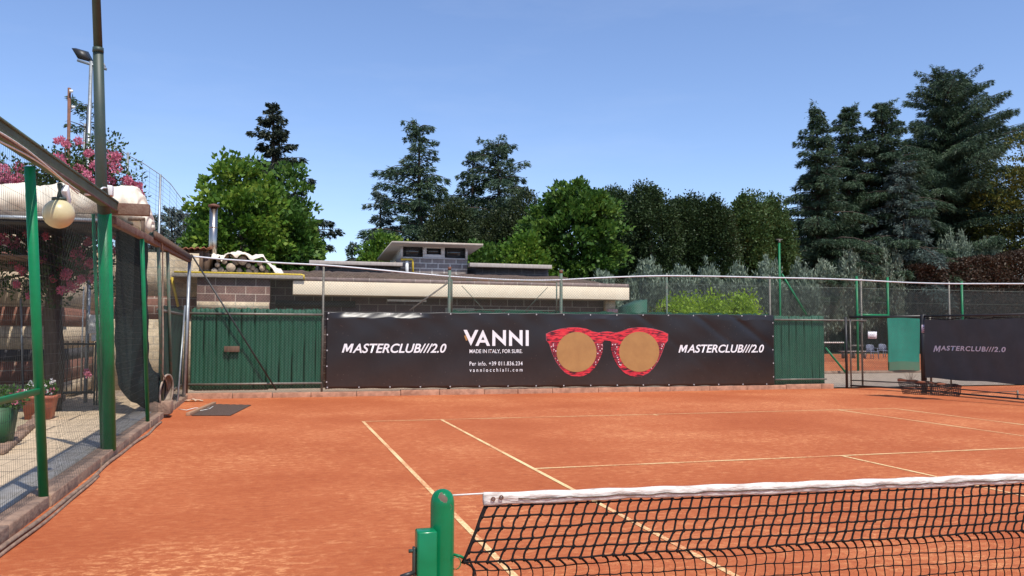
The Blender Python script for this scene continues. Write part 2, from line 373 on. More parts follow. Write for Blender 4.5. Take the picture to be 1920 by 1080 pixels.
# kerb along the back fence, laid in separate lengths
kb = MB(); x = -3.42; i = 0
while x < 13.7:
    L_ = random.uniform(.85, 1.35); dy = random.uniform(-.012, .012); dz = random.uniform(-.012, .012)
    kb.box(x, min(x+L_-.012, 13.8), 17.56+dy, 17.76, -.1, .125+dz); x += L_
o = struct(put('kerb', kb, M_brickkerb, bevel=.008))
# left kerb: weathered concrete strip with chipped edge
k = MB(); y = -8.0
while y < 17.5:
    L_ = random.uniform(.9, 1.2); dx = random.uniform(-.008, .008); dz = random.uniform(-.008, .006)
    k.box(-3.572, -3.372+dx, y, min(y+L_-.014, 17.56), -.1, .108+dz); y += L_
struct(put('kerb_left', k, M_dirtconc, bevel=.012))
struct(put('path_edge', MB().box(-3.88, -3.575, -9, 17.4, .05, .122), plain('grey_edge', (.40, .37, .33), (.26, .23, .19), .9, 6, bump=.4)))
struct(put('path', MB().add([(-30,-10,.07),(-3.8,-10,.07),(-3.8,17.9,.07),(-30,17.9,.07)], [(0,1,2,3)]), M_path))
# gravel bed beyond the path with its small stone edging
g0 = at(0, 850, Z=.08); g1 = at(160, 735, Z=.08)
struct(put('gravel_bed', MB().add([(-9, 8.6, .078), (g0[0], 8.6, .078), (g1[0], 17, .078), (-9, 17, .078)], [(0,1,2,3)]), M_gravel))
eb = MB(); n_ = 34
for i in range(n_):
    t = i/n_; x = g0[0]+(g1[0]-g0[0])*t; y = 8.6+(17-8.6)*t
    h = random.uniform(.05, .11); eb.box(x-.07, x+.07, y-.115, y+.115, .07, .08+h)
struct(put('bed_edging', eb, M_dirtconc, bevel=.02))

# ================================================================== TENNIS NET AND POST
PX, PZ = -.955, 1.0
t = thing('net_post', 'bright green round tennis net post with a winch box, chipped at its domed top', 'net post', (PX, 0, 0))
pr = [(.078, 0), (.078, PZ-.018), (.077, PZ-.005), (.073, PZ+.006), (.066, PZ+.016), (.054, PZ+.025), (.038, PZ+.031), (.020, PZ+.0345), (.004, PZ+.0355)]
m = MB(); nseg = 40; V = [(PX+r_*.5*math.cos(a), r_*.5*math.sin(a), h) for r_, h in pr for a in np.arange(nseg)*2*math.pi/nseg]
# net posts are 80 mm tube
V = [(PX+(vx-PX)*1.02, vy*1.02, vz) for vx, vy, vz in V]
F = [(i*nseg+j, i*nseg+(j+1) % nseg, (i+1)*nseg+(j+1) % nseg, (i+1)*nseg+j) for i in range(len(pr)-1) for j in range(nseg)]
m.add(V, F); m.F.append(np.array([[(len(pr)-1)*nseg+j for j in range(nseg)]]))
def chipped():
    mt, nt, b = newmat('chipped_green_paint'); L = nt.links
    tc = N(nt, 'ShaderNodeTexCoord')
    n = N(nt, 'ShaderNodeTexNoise', i_Scale=26, i_Detail=6, i_Roughness=.7); L.new(tc.outputs['Object'], n.inputs[0])
    v = N(nt, 'ShaderNodeVectorMath', operation='DISTANCE'); v.inputs[1].default_value = (-.004, -.030, PZ+.012); L.new(tc.outputs['Object'], v.inputs[0])
    mr = N(nt, 'ShaderNodeMapRange'); mr.inputs['From Min'].default_value = .004; mr.inputs['From Max'].default_value = .026; mr.inputs['To Min'].default_value = .42; mr.inputs['To Max'].default_value = 0
    L.new(v.outputs['Value'], mr.inputs[0])
    ad = N(nt, 'ShaderNodeMath', operation='ADD'); L.new(mr.outputs[0], ad.inputs[0]); L.new(n.outputs[0], ad.inputs[1])
    r = ramp(nt, [(.66, (0, 0, 0)), (.69, (1, 1, 1))]); L.new(ad.outputs[0], r.inputs[0])
    b.inputs['Specular IOR Level'].default_value = .35
    n3 = N(nt, 'ShaderNodeTexNoise', i_Scale=9, i_Detail=4); L.new(tc.outputs['Object'], n3.inputs[0])
    gcol = ramp(nt, [(.35, (.002, .145, .050)), (.7, (.003, .185, .070))]); L.new(n3.outputs[0], gcol.inputs[0])
    mx = N(nt, 'ShaderNodeMix', data_type='RGBA'); mx.inputs[7].default_value = (.13, .085, .06, 1); L.new(r.outputs[0], mx.inputs[0]); L.new(gcol.outputs[0], mx.inputs[6]); L.new(mx.outputs[2], b.inputs[0])
    rr = N(nt, 'ShaderNodeMapRange'); rr.inputs['To Min'].default_value = .22; rr.inputs['To Max'].default_value = .7; L.new(r.outputs[0], rr.inputs[0]); L.new(rr.outputs[0], b.inputs['Roughness'])
    bp = N(nt, 'ShaderNodeBump', i_Strength=.4, i_Distance=-.002); L.new(r.outputs[0], bp.inputs['Height']); L.new(bp.outputs[0], b.inputs['Normal'])
    return mt
M_chip = chipped()
put('post_tube', m, M_chip, t, smooth=True)
wb = put('winch_box', MB().box(PX-.094, PX-.030, -.075, -.012, .45, .915), M_chip, t, bevel=.006)
put('crank_plate', MB().box(PX-.105, PX-.096, -.055, -.03, .77, .862), M_darkgreen, t, bevel=.003)
put('bolt', MB().tube([(PX-.118, -.043, .85), (PX-.09, -.043, .85)], .006, 10), M_darkgreen, t)
put('crank_handle', MB().tube([(PX-.098, -.048, .783), (PX-.145, -.058, .774)], .0075, 12), M_black, t)
put('hook', MB().tube([(PX+.038, 0, .818), (PX+.06, -.003, .812), (PX+.078, -.004, .802)], .005, 8)
    .tube([(PX+.045+.016*math.cos(a), -.012, .792+.02*math.sin(a)) for a in np.linspace(0, 6.28, 14)], .0018, 6, cap=False), M_green, t)

NX0, NX1 = -.815, 11.88
def cordz(x): return .955+.062*((x-5.485)/6.3)**2-.006*np.sin(x*2.1)*0      # upper edge of the band
def topz(x):
    # measured sag of the headband along the part in view, easing to the middle
    return 1.018-.058*np.sin(np.clip((x+.9)/6.385, 0, 2)*np.pi/2)
t = thing('tennis_net', 'black knotted tennis net with a dirty white canvas headband across the clay court', 'tennis net', (5.485, 0, 0))
# headband, folded canvas with wrinkles and a stitched seam
xs = np.arange(NX0, NX1, .02); tp = MB(); prof = [(-.0, 0), (-.010, -.006), (-.013, -.022), (-.010, -.030), (-.012, -.044), (-.006, -.052), (.006, -.052), (.012, -.040), (.012, -.010), (0, 0)]
V = []
for x in xs:
    wv = .0025*math.sin(x*17)+.002*math.sin(x*41+1)+.0015*math.sin(x*83)
    sc = 1.0+.05*math.sin(x*7.1)
    for (yy, zz) in prof[:-1]:
        zz *= .78; V.append((x, yy+wv*(zz < -.02), topz(x)+zz*sc+.0015*math.sin(x*29+zz*90)))
npf = len(prof)-1
F = [(i*npf+j, i*npf+(j+1) % npf, (i+1)*npf+(j+1) % npf, (i+1)*npf+j) for i in range(len(xs)-1) for j in range(npf)]
tp.add(V, F); tp.F.append(np.array([[j for j in range(npf)][::-1]]))
band = put('headband', tp, M_canvas, t, smooth=True)
seam = MB(); P = [(x, -.0145+.0025*math.sin(x*17)+.002*math.sin(x*41+1), topz(x)-.0235+.0018*math.sin(x*33)+.001*math.sin(x*71)) for x in np.arange(NX0+.12, NX1, .02)]
seam.tube(P, .0022, 5); put('seam', seam, M_wood, band)
for dx, dz in ((.030, -.020), (.058, -.016)):
    put('eyelet', MB().ring((NX0+dx, -.016, topz(NX0)+dz), (0, -1, 0), .004, .0078, .003, 18), M_rust, band)
put('cable', MB().tube([(PX+.02, 0, topz(NX0)-.004), (NX0+.02, 0, topz(NX0)-.003)], .0028, 8), M_rope, t)
# knotted mesh: upper part doubled and pulled sideways, then hanging straight
def rowpos(x, r):
    """knot position for column coordinate x and row r"""
    wz = .0022*math.sin(x*9+r*1.7)+.0012*math.sin(x*37+r*5)
    wx = .0025*math.sin(x*23+r*3.1)
    z0 = topz(x)-.046
    if r <= 5:
        zz = z0-r*.0345; xo = -.017*r; yy = -.012*r*(1-.06*r)
    else:
        q = r-6; zz = z0-5*.0345-.030-q*.0405; yy = -.03-.004*math.sin(x*6); xo = -.085+(.034 if True else 0)+.004*math.sin(q*1.1+x*5)
        if q == 0: xo += .0
    return (x+xo+wx*(r > 0), yy, zz+wz*(r > 0))
cell = .0405; cols = np.arange(NX0+.012, NX1, cell); ROWS = 24
cr = MB(); kn = MB()
vA = []; 
Pt = np.array([[rowpos(x, r) for r in range(ROWS)] for x in cols])
def curvy(a, b, amp, k=3, seed=0):
    T = np.linspace(0, 1, k+1)[:, None]; P = a+(b-a)*T
    P = P+amp*np.sin(T*np.pi)
    return P
near = cols < 3.4
A = []; B = []
for ci in range(len(cols)):
    fine_ = near[ci]
    for r in range(ROWS):
        rad = .0028 if r < 6 else .0016
        if r+1 < ROWS:
            a, b = Pt[ci, r], Pt[ci, r+1]
            bow = np.array([random.uniform(-.006, .001) if r < 5 else random.uniform(.001, .007), 0, 0])
            if fine_: cr.tube(curvy(a, b, bow, 4), (.0038 if r < 6 else .0022), 6, cap=False)
            else: A.append(a); B.append(b)
        if ci+1 < len(cols):
            a, b = Pt[ci, r], Pt[ci+1, r]
            bow = np.array([0, 0, random.uniform(-.003, .0005)])
            if fine_: cr.tube(curvy(a, b, bow, 3), (.0034 if r < 6 else .0022), 6, cap=False)
            else: A.append(a); B.append(b)
cr.wires(A, B, .002)
# octahedral knots softened by smoothing
kc = Pt[near].reshape(-1, 3); rr = np.tile(np.where(np.arange(ROWS) < 6, .0092, .0056), near.sum())
off = np.array([(1,0,0),(-1,0,0),(0,1,0),(0,-1,0),(0,0,1),(0,0,-1)])
V = (kc[:, None]+off[None]*rr[:, None, None]*rng.uniform(.8, 1.2, (len(kc), 6, 1))).reshape(-1, 3)
F = (np.array([(0,2,4),(2,1,4),(1,3,4),(3,0,4),(2,0,5),(1,2,5),(3,1,5),(0,3,5)])[None]+6*np.arange(len(kc))[:, None, None]).reshape(-1, 3)
put('net_cords', cr, M_cord, t, smooth=True)
put('knots', MB().add(V, F), M_cord, t, smooth=True)
e = Pt[0]
put('edge_rope', MB().tube(np.concatenate([[[NX0+.012, 0, topz(NX0)-.04]], e[:6]+[-.006, 0, 0], [[PX+.092, -.004, .80]], e[6:]+[-.003, 0, 0]]), .0052, 8), M_cord, t, smooth=True)

# ================================================================== BACK FENCE (behind the baseline)
FY = 17.68
t = thing('back_fence', 'tall chain link fence on steel posts right behind the baseline, white pipe along its top', 'fence', (5, FY, 0))
def chain(mb, x0, x1, z0, z1, Y, p=.07, r=.0016, zfun=None, X=None):
    """diamond wires between x0..x1 on plane y=Y (or between y0..y1 on plane x=X)"""
    A = []; B = []; h = z1-z0
    for s_ in (1, -1):
        q = np.arange(x0-h, x1+h, p)
        for a in q:
            u0, u1 = a, a+s_*h; w0, w1 = z0, z1
            lo, hi = x0, x1
            # clip
            def cl(u0, w0, u1, w1):
                if max(u0, u1) <= lo or min(u0, u1) >= hi: return None
                P = [(u0, w0), (u1, w1)]
                out = []
                for (u, w_) in P:
                    if u < lo: w_ = w0+(lo-u0)/(u1-u0)*(w1-w0); u = lo
                    elif u > hi: w_ = w0+(hi-u0)/(u1-u0)*(w1-w0); u = hi
                    out.append((u, w_))
                return out
            c = cl(u0, w0, u1, w1)
            if c:
                (a0, b0), (a1, b1) = c
                if abs(b1-b0) < .01: continue
                off_ = .0015*s_
                if X is None: A.append((a0, Y+off_, b0)); B.append((a1, Y+off_, b1))
                else: A.append((X+off_, a0, b0)); B.append((X+off_, a1, b1))
    mb.wires(A, B, r)
mb = MB(); chain(mb, -3.38, 13.75, .14, 2.98, FY-.05); put('chain_link', mb, M_wire, t)
mb = MB(); chain(mb, 13.75, 21.5, .04, 2.98, FY-.05); put('chain_link', mb, M_wiredark, t)
posts = [(607, 500, M_greyst), (1250, 512, M_oldgreen), (1443, 517, M_greyst), (1614, 522, M_greyst), (1779, 528, M_greyst)]
for px, py, mt in posts:
    p = at(px, py, Y=FY); put('post', MB().tube([(p[0], FY, 0), (p[0], FY, p[2])], .027, 12), mt, t, smooth=True)
for px, py in ((843, 502), (1052, 508)):
    p = at(px, py, Y=FY); q = put('post', MB().tube([(p[0], FY, 0), (p[0], FY, p[2])], .042, 12), M_oldgreen, t, smooth=True)
    put('cap', MB().tube([(p[0], FY, p[2]-.06), (p[0], FY, p[2]+.02)], .045, 12), M_rust, q, smooth=True)
# framed wire panel between the two green posts, with its rusted rail and braces
xa, xb = at(850, 0, Y=FY)[0]+.02, at(1044, 0, Y=FY)[0]
fr = MB()
for (a, b) in (((xa, 2.86), (xb, 2.86)),): fr.tube([(a[0], FY-.03, a[1]), (b[0], FY-.03, b[1])], .022, 8)
put('panel_frame', fr, M_rustgreen, t, smooth=True)
fr = MB(); fr.tube([(xa, FY-.03, 2.06), (xa, FY-.03, 2.86)], .02, 8).tube([(xb, FY-.03, 2.06), (xb, FY-.03, 2.86)], .02, 8)
fr.tube([(xa+.25, FY-.03, 2.72), (xa+.85, FY-.03, 2.10)], .009, 6).tube([(xb-.25, FY-.03, 2.72), (xb-.85, FY-.03, 2.10)], .009, 6)
fr.tube([(xa+.04, FY-.03, 2.12), (xb-.04, FY-.03, 2.12)], .012, 6)
put('panel_frame', fr, M_oldgreen, t, smooth=True)
p = at(843, 528, Y=FY); q = at(768, 582, Y=FY)
put('brace', MB().tube([p, q], .02, 8), M_greyst, t, smooth=True)
# rails holding the green screen
put('rail', MB().box(-3.38, -.40, FY-.06, FY-.03, 1.93, 1.98), M_greyst, t)
put('rail', MB().box(-3.38, -.40, FY-.06, FY-.03, .30, .35), M_greyst, t)
p0 = at(1452, 597, Y=FY); 
put('rail', MB().box(11.95, 15.0, FY-.06, FY-.03, 1.92, 1.965), M_greyst, t)
put('rail', MB().box(11.95, 13.62, FY-.06, FY-.03, .25, .29), M_greyst, t)
# diagonal brace pole leaning at the left end
a = at(360, 478, Y=FY); b = at(518, 731, Y=FY-.1)
put('brace', MB().tube([a+[0, -.16, 0], b+[0, -.02, 0]], .019, 8), M_black, t, smooth=True)
# top pipe
hp = [(355, 480), (420, 486.5), (520, 493), (607, 497), (700, 505), (780, 513), (850, 519), (930, 524), (1000, 526), (1052, 525), (1120, 521), (1200, 518), (1250, 517), (1340, 518), (1443, 520.5), (1530, 522), (1614, 525), (1700, 530), (1779, 532), (1860, 532), (1925, 532), (2050, 533)]
P = np.array([at(x, y, Y=FY-.02) for x, y in hp])
from_ = np.linspace(0, len(P)-1, 120); P2 = np.stack([np.interp(from_, range(len(P)), P[:, k]) for k in range(3)], 1)
for _ in range(3): P2[1:-1] = (P2[:-2]+P2[1:-1]*2+P2[2:])/4
put('top_pipe', MB().tube(P2, .020, 8), M_hose, t, smooth=True)

# corrugated green plastic screens
def screen(x0, x1, z0, z1, pitch, name, label, mat, jag=.03):
    t = tag(put(name, MB().box(0, .001, 0, .001, 0, .001), mat), label, 'screen') if False else None
    m = MB(); xs = []; 
    x = x0; prof = []
    while x < x1-.02:
        wv = min(pitch*random.uniform(.92, 1.08), x1-x)
        a = wv*.1
        for (dx, dy) in ((0, .055), (a, 0), (wv*.30, 0), (wv*.33, .010), (wv*.38, .010), (wv*.41, 0), (wv*.62, 0), (wv*.65, .010), (wv*.70, .010), (wv*.73, 0), (wv-a, 0), (wv-.001, .055)): prof.append((x+dx, dy))
        x += wv
    nz = 14; V = []; tops = [random.uniform(-jag, jag) for _ in prof]
    for j in range(nz+1):
        for i, (px_, dy) in enumerate(prof):
            zz = z0+(z1-z0)*j/nz
            if j == nz: zz += tops[i]
            V.append((px_+.004*math.sin(zz*3+i), FY+.02+dy+.006*math.sin(px_*2.3+zz*4), zz))
    n = len(prof); F = [(j*n+i, j*n+i+1, (j+1)*n+i+1, (j+1)*n+i) for j in range(nz) for i in range(n-1)]
    m.add(V, F); o = put(name, m, mat); o.location = (0, 0, 0)
    mo = o.modifiers.new('s', 'SOLIDIFY'); mo.thickness = .004
    return tag(o, label, 'screen', None)
screen(-3.36, -.40, .2, 2.08, .285, 'green_screen', 'dark green ribbed plastic screen behind the chain link, left of the black banner', M_panel)
screen(11.97, 13.62, .12, 2.05, .245, 'green_screen', 'green ribbed plastic screen panel just right of the black banner', M_panel)
for (xa_, xb_) in ((2.75, 11.9),):
    m = MB(); xs = np.arange(xa_, xb_, .09); n = len(xs); V = [(x, FY+.03+.01*math.sin(x*5), 1.7) for x in xs]+[(x, FY+.03+.01*math.sin(x*5), 2.10+random.uniform(-.03, .025)) for x in xs]
    m.add(V, [(i, i+1, n+i+1, n+i) for i in range(n-1)]); o = put('green_screen_strip', m, M_panel)
    tag(o, 'ragged strip of green plastic screen showing along the top of the black banner', 'screen')
# small wooden plate tied onto the screen
a = at(420, 649, Y=FY-.1); b = at(449, 660, Y=FY-.1)
o = put('wooden_plate', MB().box(a[0], b[0], FY-.085, FY-.06, b[2], a[2]), M_wood, bevel=.004, loc=(a[0], FY-.08, b[2]))
tag(o, 'small weathered wooden plate fixed to the green screen left of the diagonal brace', 'plate')

# ------------------------------------------------------------------ text and print helpers
def text_mesh(txt, shear=0, bold=.0, space=1.0):
    cu = bpy.data.curves.new('lettering', 'FONT'); cu.body = txt; cu.shear = shear; cu.offset = bold; cu.space_character = space
    cu.resolution_u = 4; cu.size = 1
    ob = bpy.data.objects.new('lettering', cu); COL.objects.link(ob)
    dg = bpy.context.evaluated_depsgraph_get(); dg.update()
    me = bpy.data.meshes.new_from_object(ob.evaluated_get(dg))
    bpy.data.objects.remove(ob)
    return me
def lay(me, tl, br, fy, mat, parent, name='lettering'):
    """fit the mesh into the box tl-br (x,z) and lay it onto the surface y=fy(x,z)"""
    v = np.zeros(len(me.vertices)*3); me.vertices.foreach_get('co', v); v = v.reshape(-1, 3)
    mn = v.min(0); mxv = v.max(0)
    u = (v[:, 0]-mn[0])/(mxv[0]-mn[0]); w_ = (v[:, 1]-mn[1])/(mxv[1]-mn[1])
    X = tl[0]+(br[0]-tl[0])*u; Z = br[1]+(tl[1]-br[1])*w_
    out = np.array([fy(x, z_) for x, z_ in zip(X, Z)])
    org = wloc(parent); out = out-org
    me.vertices.foreach_set('co', out.ravel()); me.update(); me.materials.clear(); me.materials.append(mat); me.name = name
    o = bpy.data.objects.new(name, me); COL.objects.link(o); o.parent = parent
    return o
def poly_mesh(polys):
    import bmesh
    bm = bmesh.new()
    for p in polys:
        vs = [bm.verts.new((x, y, 0)) for x, y in p]; f = bm.faces.new(vs)
    bmesh.ops.triangulate(bm, faces=bm.faces[:])
    me = bpy.data.meshes.new('print'); bm.to_mesh(me); bm.free(); return me

# ------------------------------------------------------------------ BIG BLACK BANNER
BX0, BX1 = -.32, 11.9; BY = FY-.085
def bot(x): return .19-.07*(x-BX0)/(BX1-BX0)
def top(x): return 2.02+.05*(x-BX0)/(BX1-BX0)
def bw(x, z):
    """distance of the vinyl from its plane: slack folds"""
    u = (z-bot(x))/(top(x)-bot(x))
    y = .010*math.sin(x*1.3+z*.8)*u*(1-u)*4
    y += .006*math.sin(x*3.1-z*5.5+1.1*math.sin(x*.9))*(.3+.7*u)
    y += .0035*math.sin(x*7.3+z*11)*max(0, u-.55)*2
    for (cx, a_) in ((11.2, .022), (10.1, .016), (8.4, .010)):
        d = (x-cx)+(z-1.6)*1.4; y += -a_*math.exp(-(d/.14)**2)*u
    return y
def curl(x):
    a = .5*(1+math.tanh((1.05-abs(x-1.05))*6))*(0.9+.25*math.sin(x*5))
    b = .45*math.exp(-((x-6.7)/.5)**2)+.40*math.exp(-((x-11.2)/.8)**2)
    return max(a, b)
def banner_pt(x, z):
    y = BY-bw(x, z); 
    tz = top(x)-z
    if tz < .15:
        c = curl(x); y += c*.56*max(0, .15-tz-.03*math.sin(x*4)**2)+.004*math.sin(x*13+tz*30)*c
    return (x, y, z)
def banner_mat():
    m, nt, b = newmat('black_vinyl'); L = nt.links
    tc = N(nt, 'ShaderNodeTexCoord'); sp = N(nt, 'ShaderNodeSeparateXYZ'); L.new(tc.outputs['Object'], sp.inputs[0])
    n = N(nt, 'ShaderNodeTexNoise', i_Scale=1.3, i_Detail=6, i_Roughness=.6); L.new(tc.outputs['Object'], n.inputs[0])
    r = ramp(nt, [(.3, (.0115, .0095, .0095)), (.7, (.019, .0155, .0155))]); L.new(n.outputs[0], r.inputs[0])
    # clay dust splashed up from the ground
    mr = N(nt, 'ShaderNodeMapRange'); mr.inputs['From Min'].default_value = .95; mr.inputs['From Max'].default_value = .05; mr.inputs['To Max'].default_value = .30; L.new(sp.outputs[2], mr.inputs[0])
    n2 = N(nt, 'ShaderNodeTexNoise', i_Scale=7, i_Detail=8, i_Roughness=.8); L.new(tc.outputs['Object'], n2.inputs[0])
    mu = N(nt, 'ShaderNodeMath', operation='MULTIPLY'); L.new(mr.outputs[0], mu.inputs[0]); L.new(n2.outputs[0], mu.inputs[1])
    mx = N(nt, 'ShaderNodeMix', data_type='RGBA'); mx.inputs[7].default_value = (.17, .085, .045, 1); L.new(mu.outputs[0], mx.inputs[0]); L.new(r.outputs[0], mx.inputs[6])
    # dried specks
    vo = N(nt, 'ShaderNodeTexVoronoi', i_Scale=8.5); L.new(tc.outputs['Object'], vo.inputs[0])
    vr = ramp(nt, [(.05, (1, 1, 1)), (.10, (0, 0, 0))]); L.new(vo.outputs[0], vr.inputs[0])
    vm = N(nt, 'ShaderNodeMath', operation='MULTIPLY'); vm.inputs[1].default_value = .35; L.new(vr.outputs[0], vm.inputs[0])
    mx2 = N(nt, 'ShaderNodeMix', data_type='RGBA'); mx2.inputs[7].default_value = (.20, .15, .12, 1); L.new(vm.outputs[0], mx2.inputs[0]); L.new(mx.outputs[2], mx2.inputs[6]); L.new(mx2.outputs[2], b.inputs[0])
    b.inputs['Roughness'].default_value = .34; b.inputs['Specular IOR Level'].default_value = .42
    bp = N(nt, 'ShaderNodeBump', i_Strength=.12, i_Distance=.01); L.new(n2.outputs[0], bp.inputs['Height']); L.new(bp.outputs[0], b.inputs['Normal'])
    return m
t = thing('advertising_banner', 'long black vinyl banner with white lettering and red round sunglasses hung on the back fence', 'banner', (5.8, BY, 0))
nx, nz = 300, 44; us = np.linspace(0, 1, nx+1); ws = np.linspace(0, 1, nz+1)**.8; V = []
ws = np.concatenate([np.linspace(0, .9, 30), np.linspace(.9, 1, 15)[1:]]); nz = len(ws)-1
for w_ in ws:
    for u_ in us:
        x = BX0+(BX1-BX0)*u_; z0_, z1_ = bot(x), top(x)+.006*math.sin(x*8)
        if w_ == 0: z0_ += .008*math.cos(x*2*math.pi/.75)
        V.append(banner_pt(x, z0_+(z1_-z0_)*w_))
m = MB().add(V, [(j*(nx+1)+i, j*(nx+1)+i+1, (j+1)*(nx+1)+i+1, (j+1)*(nx+1)+i) for j in range(nz) for i in range(nx)])
o = put('vinyl_sheet', m, banner_mat(), t, smooth=True); mo = o.modifiers.new('s', 'SOLIDIFY'); mo.thickness = .002; mo.offset = 1
gm = MB(); 
for x in np.arange(BX0+.05, BX1, .745):
    for zz in (bot(x)+.03, top(x)-.03): 
        p = banner_pt(x, zz); gm.ring((p[0], p[1]-.006, p[2]), (0, -1, 0), .006, .017, .004, 10)
for zz in np.linspace(.35, 1.85, 5):
    for x in (BX0+.03, BX1-.03): p = banner_pt(x, zz); gm.ring((p[0], p[1]-.006, p[2]), (0, -1, 0), .006, .017, .004, 10)
put('eyelets', gm, M_alu, t)['kind'] = 'stuff'
def bxz(px, py): p = at(px, py, Y=BY); return (p[0], p[2])
def onb(d=.007):
    def f(x, z_): p = banner_pt(x, z_); return (p[0], p[1]-d, p[2])
    return f
def lettering(txt, tl, br, shear=0, bold=0, space=1.0, rot=0):
    return lay(text_mesh(txt, shear, bold, space), bxz(*tl), bxz(*br), onb(), M_print, t)
POLY_M = [[(x+.26*y, y) for x, y in ((0,0),(0,100),(28,100),(50,48),(72,100),(100,100),(100,0),(80,0),(80,66),(57,12),(43,12),(20,66),(20,0))]]
lay(poly_mesh(POLY_M), bxz(641, 644.5), bxz(663, 661), onb(), M_print, t)
lettering('ASTERCLUB///2.0', (661, 644.2), (837, 661.5), .28, .018, 1.0)
lay(poly_mesh(POLY_M), bxz(1272, 646.8), bxz(1289.5, 661), onb(), M_print, t)
lettering('ASTERCLUB///2.0', (1288, 646), (1432.5, 661), .28, .018, 1.0)
lettering('MADE IN ITALY, FOR SURE.', (880.5, 655), (979, 663), 0, .006, 1.0)
lettering('Per info. +39 011.836.234', (880.5, 678), (979.5, 685), 0, .010, 1.15)
lettering('vanniocchiali.com', (880.5, 690.5), (979.5, 696.5), 0, .010, 1.7)
# geometric capitals drawn in picture-like units (x right, y up), height 300
def L_V(x): return [[(x, 300), (x+62, 300), (x+138, 140), (x+212, 300), (x+270, 300), (x+138, 0)]]
def L_A(x): return [[(x, 0), (x+130, 300), (x+140, 300), (x+138, 178), (x+107, 112), (x+107, 62), (x+84, 62), (x+56, 0)],
                    [(x+140, 300), (x+270, 0), (x+212, 0), (x+186, 62), (x+107, 62), (x+107, 112), (x+168, 112), (x+138, 178)]]
def L_N(x): return [[(x, 0), (x, 300), (x+10, 300), (x+196, 120), (x+196, 300), (x+252, 300), (x+252, 0), (x+240, 0), (x+56, 178), (x+56, 0)]]
polys = L_V(0)+L_A(218)+L_N(528)+L_N(838)+[[(1150, 0), (1150, 300), (1206, 300), (1206, 0)]]
lay(poly_mesh(polys), bxz(869, 618.5), bxz(991, 648.5), onb(), M_print, t)
lay(poly_mesh([[(0, 80), (22, 90), (48, 12), (26, 0)]]), bxz(870, 628.5), bxz(877, 639), onb(), M_lens, t, 'logo_mark')
# sunglasses print
def glasses_mat(dots):
    m, nt, b = newmat('red_striped_print' if not dots else 'red_dotted_print'); L = nt.links
    n = N(nt, 'ShaderNodeTexNoise', i_Scale=5, i_Detail=5, i_Roughness=.6, i_Distortion=.6); L.new(coords(nt, (.75, 1, 5.5)), n.inputs[0])
    if not dots: r = ramp(nt, [(.40, (.045, .004, .007)), (.46, (.22, .008, .018)), (.50, (.60, .014, .03)), (.60, (.72, .045, .05)), (.66, (.30, .01, .02))])
    else: r = ramp(nt, [(.35, (.05, .006, .012)), (.6, (.28, .015, .03)), (.75, (.40, .03, .04))])
    L.new(n.outputs[0], r.inputs[0]); out = r.outputs[0]
    if dots:
        vo = N(nt, 'ShaderNodeTexVoronoi', i_Scale=17, i_Randomness=.6); L.new(coords(nt, (1, 0.001, 1)), vo.inputs[0])
        vr = ramp(nt, [(.24, (1, 1, 1)), (.34, (0, 0, 0))]); L.new(vo.outputs[0], vr.inputs[0])
        mx = N(nt, 'ShaderNodeMix', data_type='RGBA'); mx.inputs[7].default_value = (.75, .55, .55, 1); L.new(vr.outputs[0], mx.inputs[0]); L.new(out, mx.inputs[6]); out = mx.outputs[2]
    L.new(out, b.inputs[0]); b.inputs['Roughness'].default_value = .45
    return m
# outline in zoomed-photo units (1000..1480 x 570..750, factor 4)
def gp(x, y): return (1000+x/4, 570+y/4)
half_out = [(96, 225), (140, 205), (200, 188), (265, 178), (330, 176), (395, 186), (450, 208), (490, 216), (520, 210), (556, 207)]
half_low = [(556, 274), (528, 276), (516, 292), (522, 315), (516, 360), (500, 405), (478, 450), (450, 490), (415, 520), (375, 538), (330, 544), (285, 538), (240, 515), (205, 480), (170, 430), (145, 375), (128, 325), (120, 300), (98, 275)]
def mir(P, c=552): return [(2*c-x, y) for x, y in P][::-1]
C1, R1_ = (322, 360), 150; C2 = (793, 358)
def circ(c, r, n=48, ry=None): return [(c[0]+r*math.cos(a), c[1]+(ry or r)*math.sin(a)) for a in np.linspace(0, 2*math.pi, n, endpoint=False)]
outer = half_out+mir(half_out)[1:]+mir(half_low)[:-1]+half_low
def fine(P, k=2):
    out = []
    for i in range(len(P)):
        a, b_ = np.array(P[i]), np.array(P[(i+1) % len(P)])
        for j in range(k): out.append(tuple(a+(b_-a)*j/k))
    return out
def pxpoly(P): return [tuple(bxz(*gp(x, y))) for x, y in P]
def print_shape(P, d, mat, name):
    me = poly_mesh([pxpoly(P)])
    v = np.zeros(len(me.vertices)*3); me.vertices.foreach_get('co', v); v = v.reshape(-1, 3)
    f = onb(d); out = np.array([f(a[0], a[1]) for a in v])-wloc(t)
    me.vertices.foreach_set('co', out.ravel()); me.update(); me.materials.append(mat); me.name = name
    o = bpy.data.objects.new(name, me); COL.objects.link(o); o.parent = t; return o
M_str = glasses_mat(False); M_dot = glasses_mat(True)
M_rim = plain('pink_print_edge', (.36, .10, .12), (.28, .07, .09), .5, 5)
big_ = [(552+(x-552)*1.008, 360+(y-360)*1.012) for x, y in outer]
print_shape(fine(big_), .006, M_rim, 'glasses_print')
print_shape(fine(outer), .010, M_str, 'glasses_print')
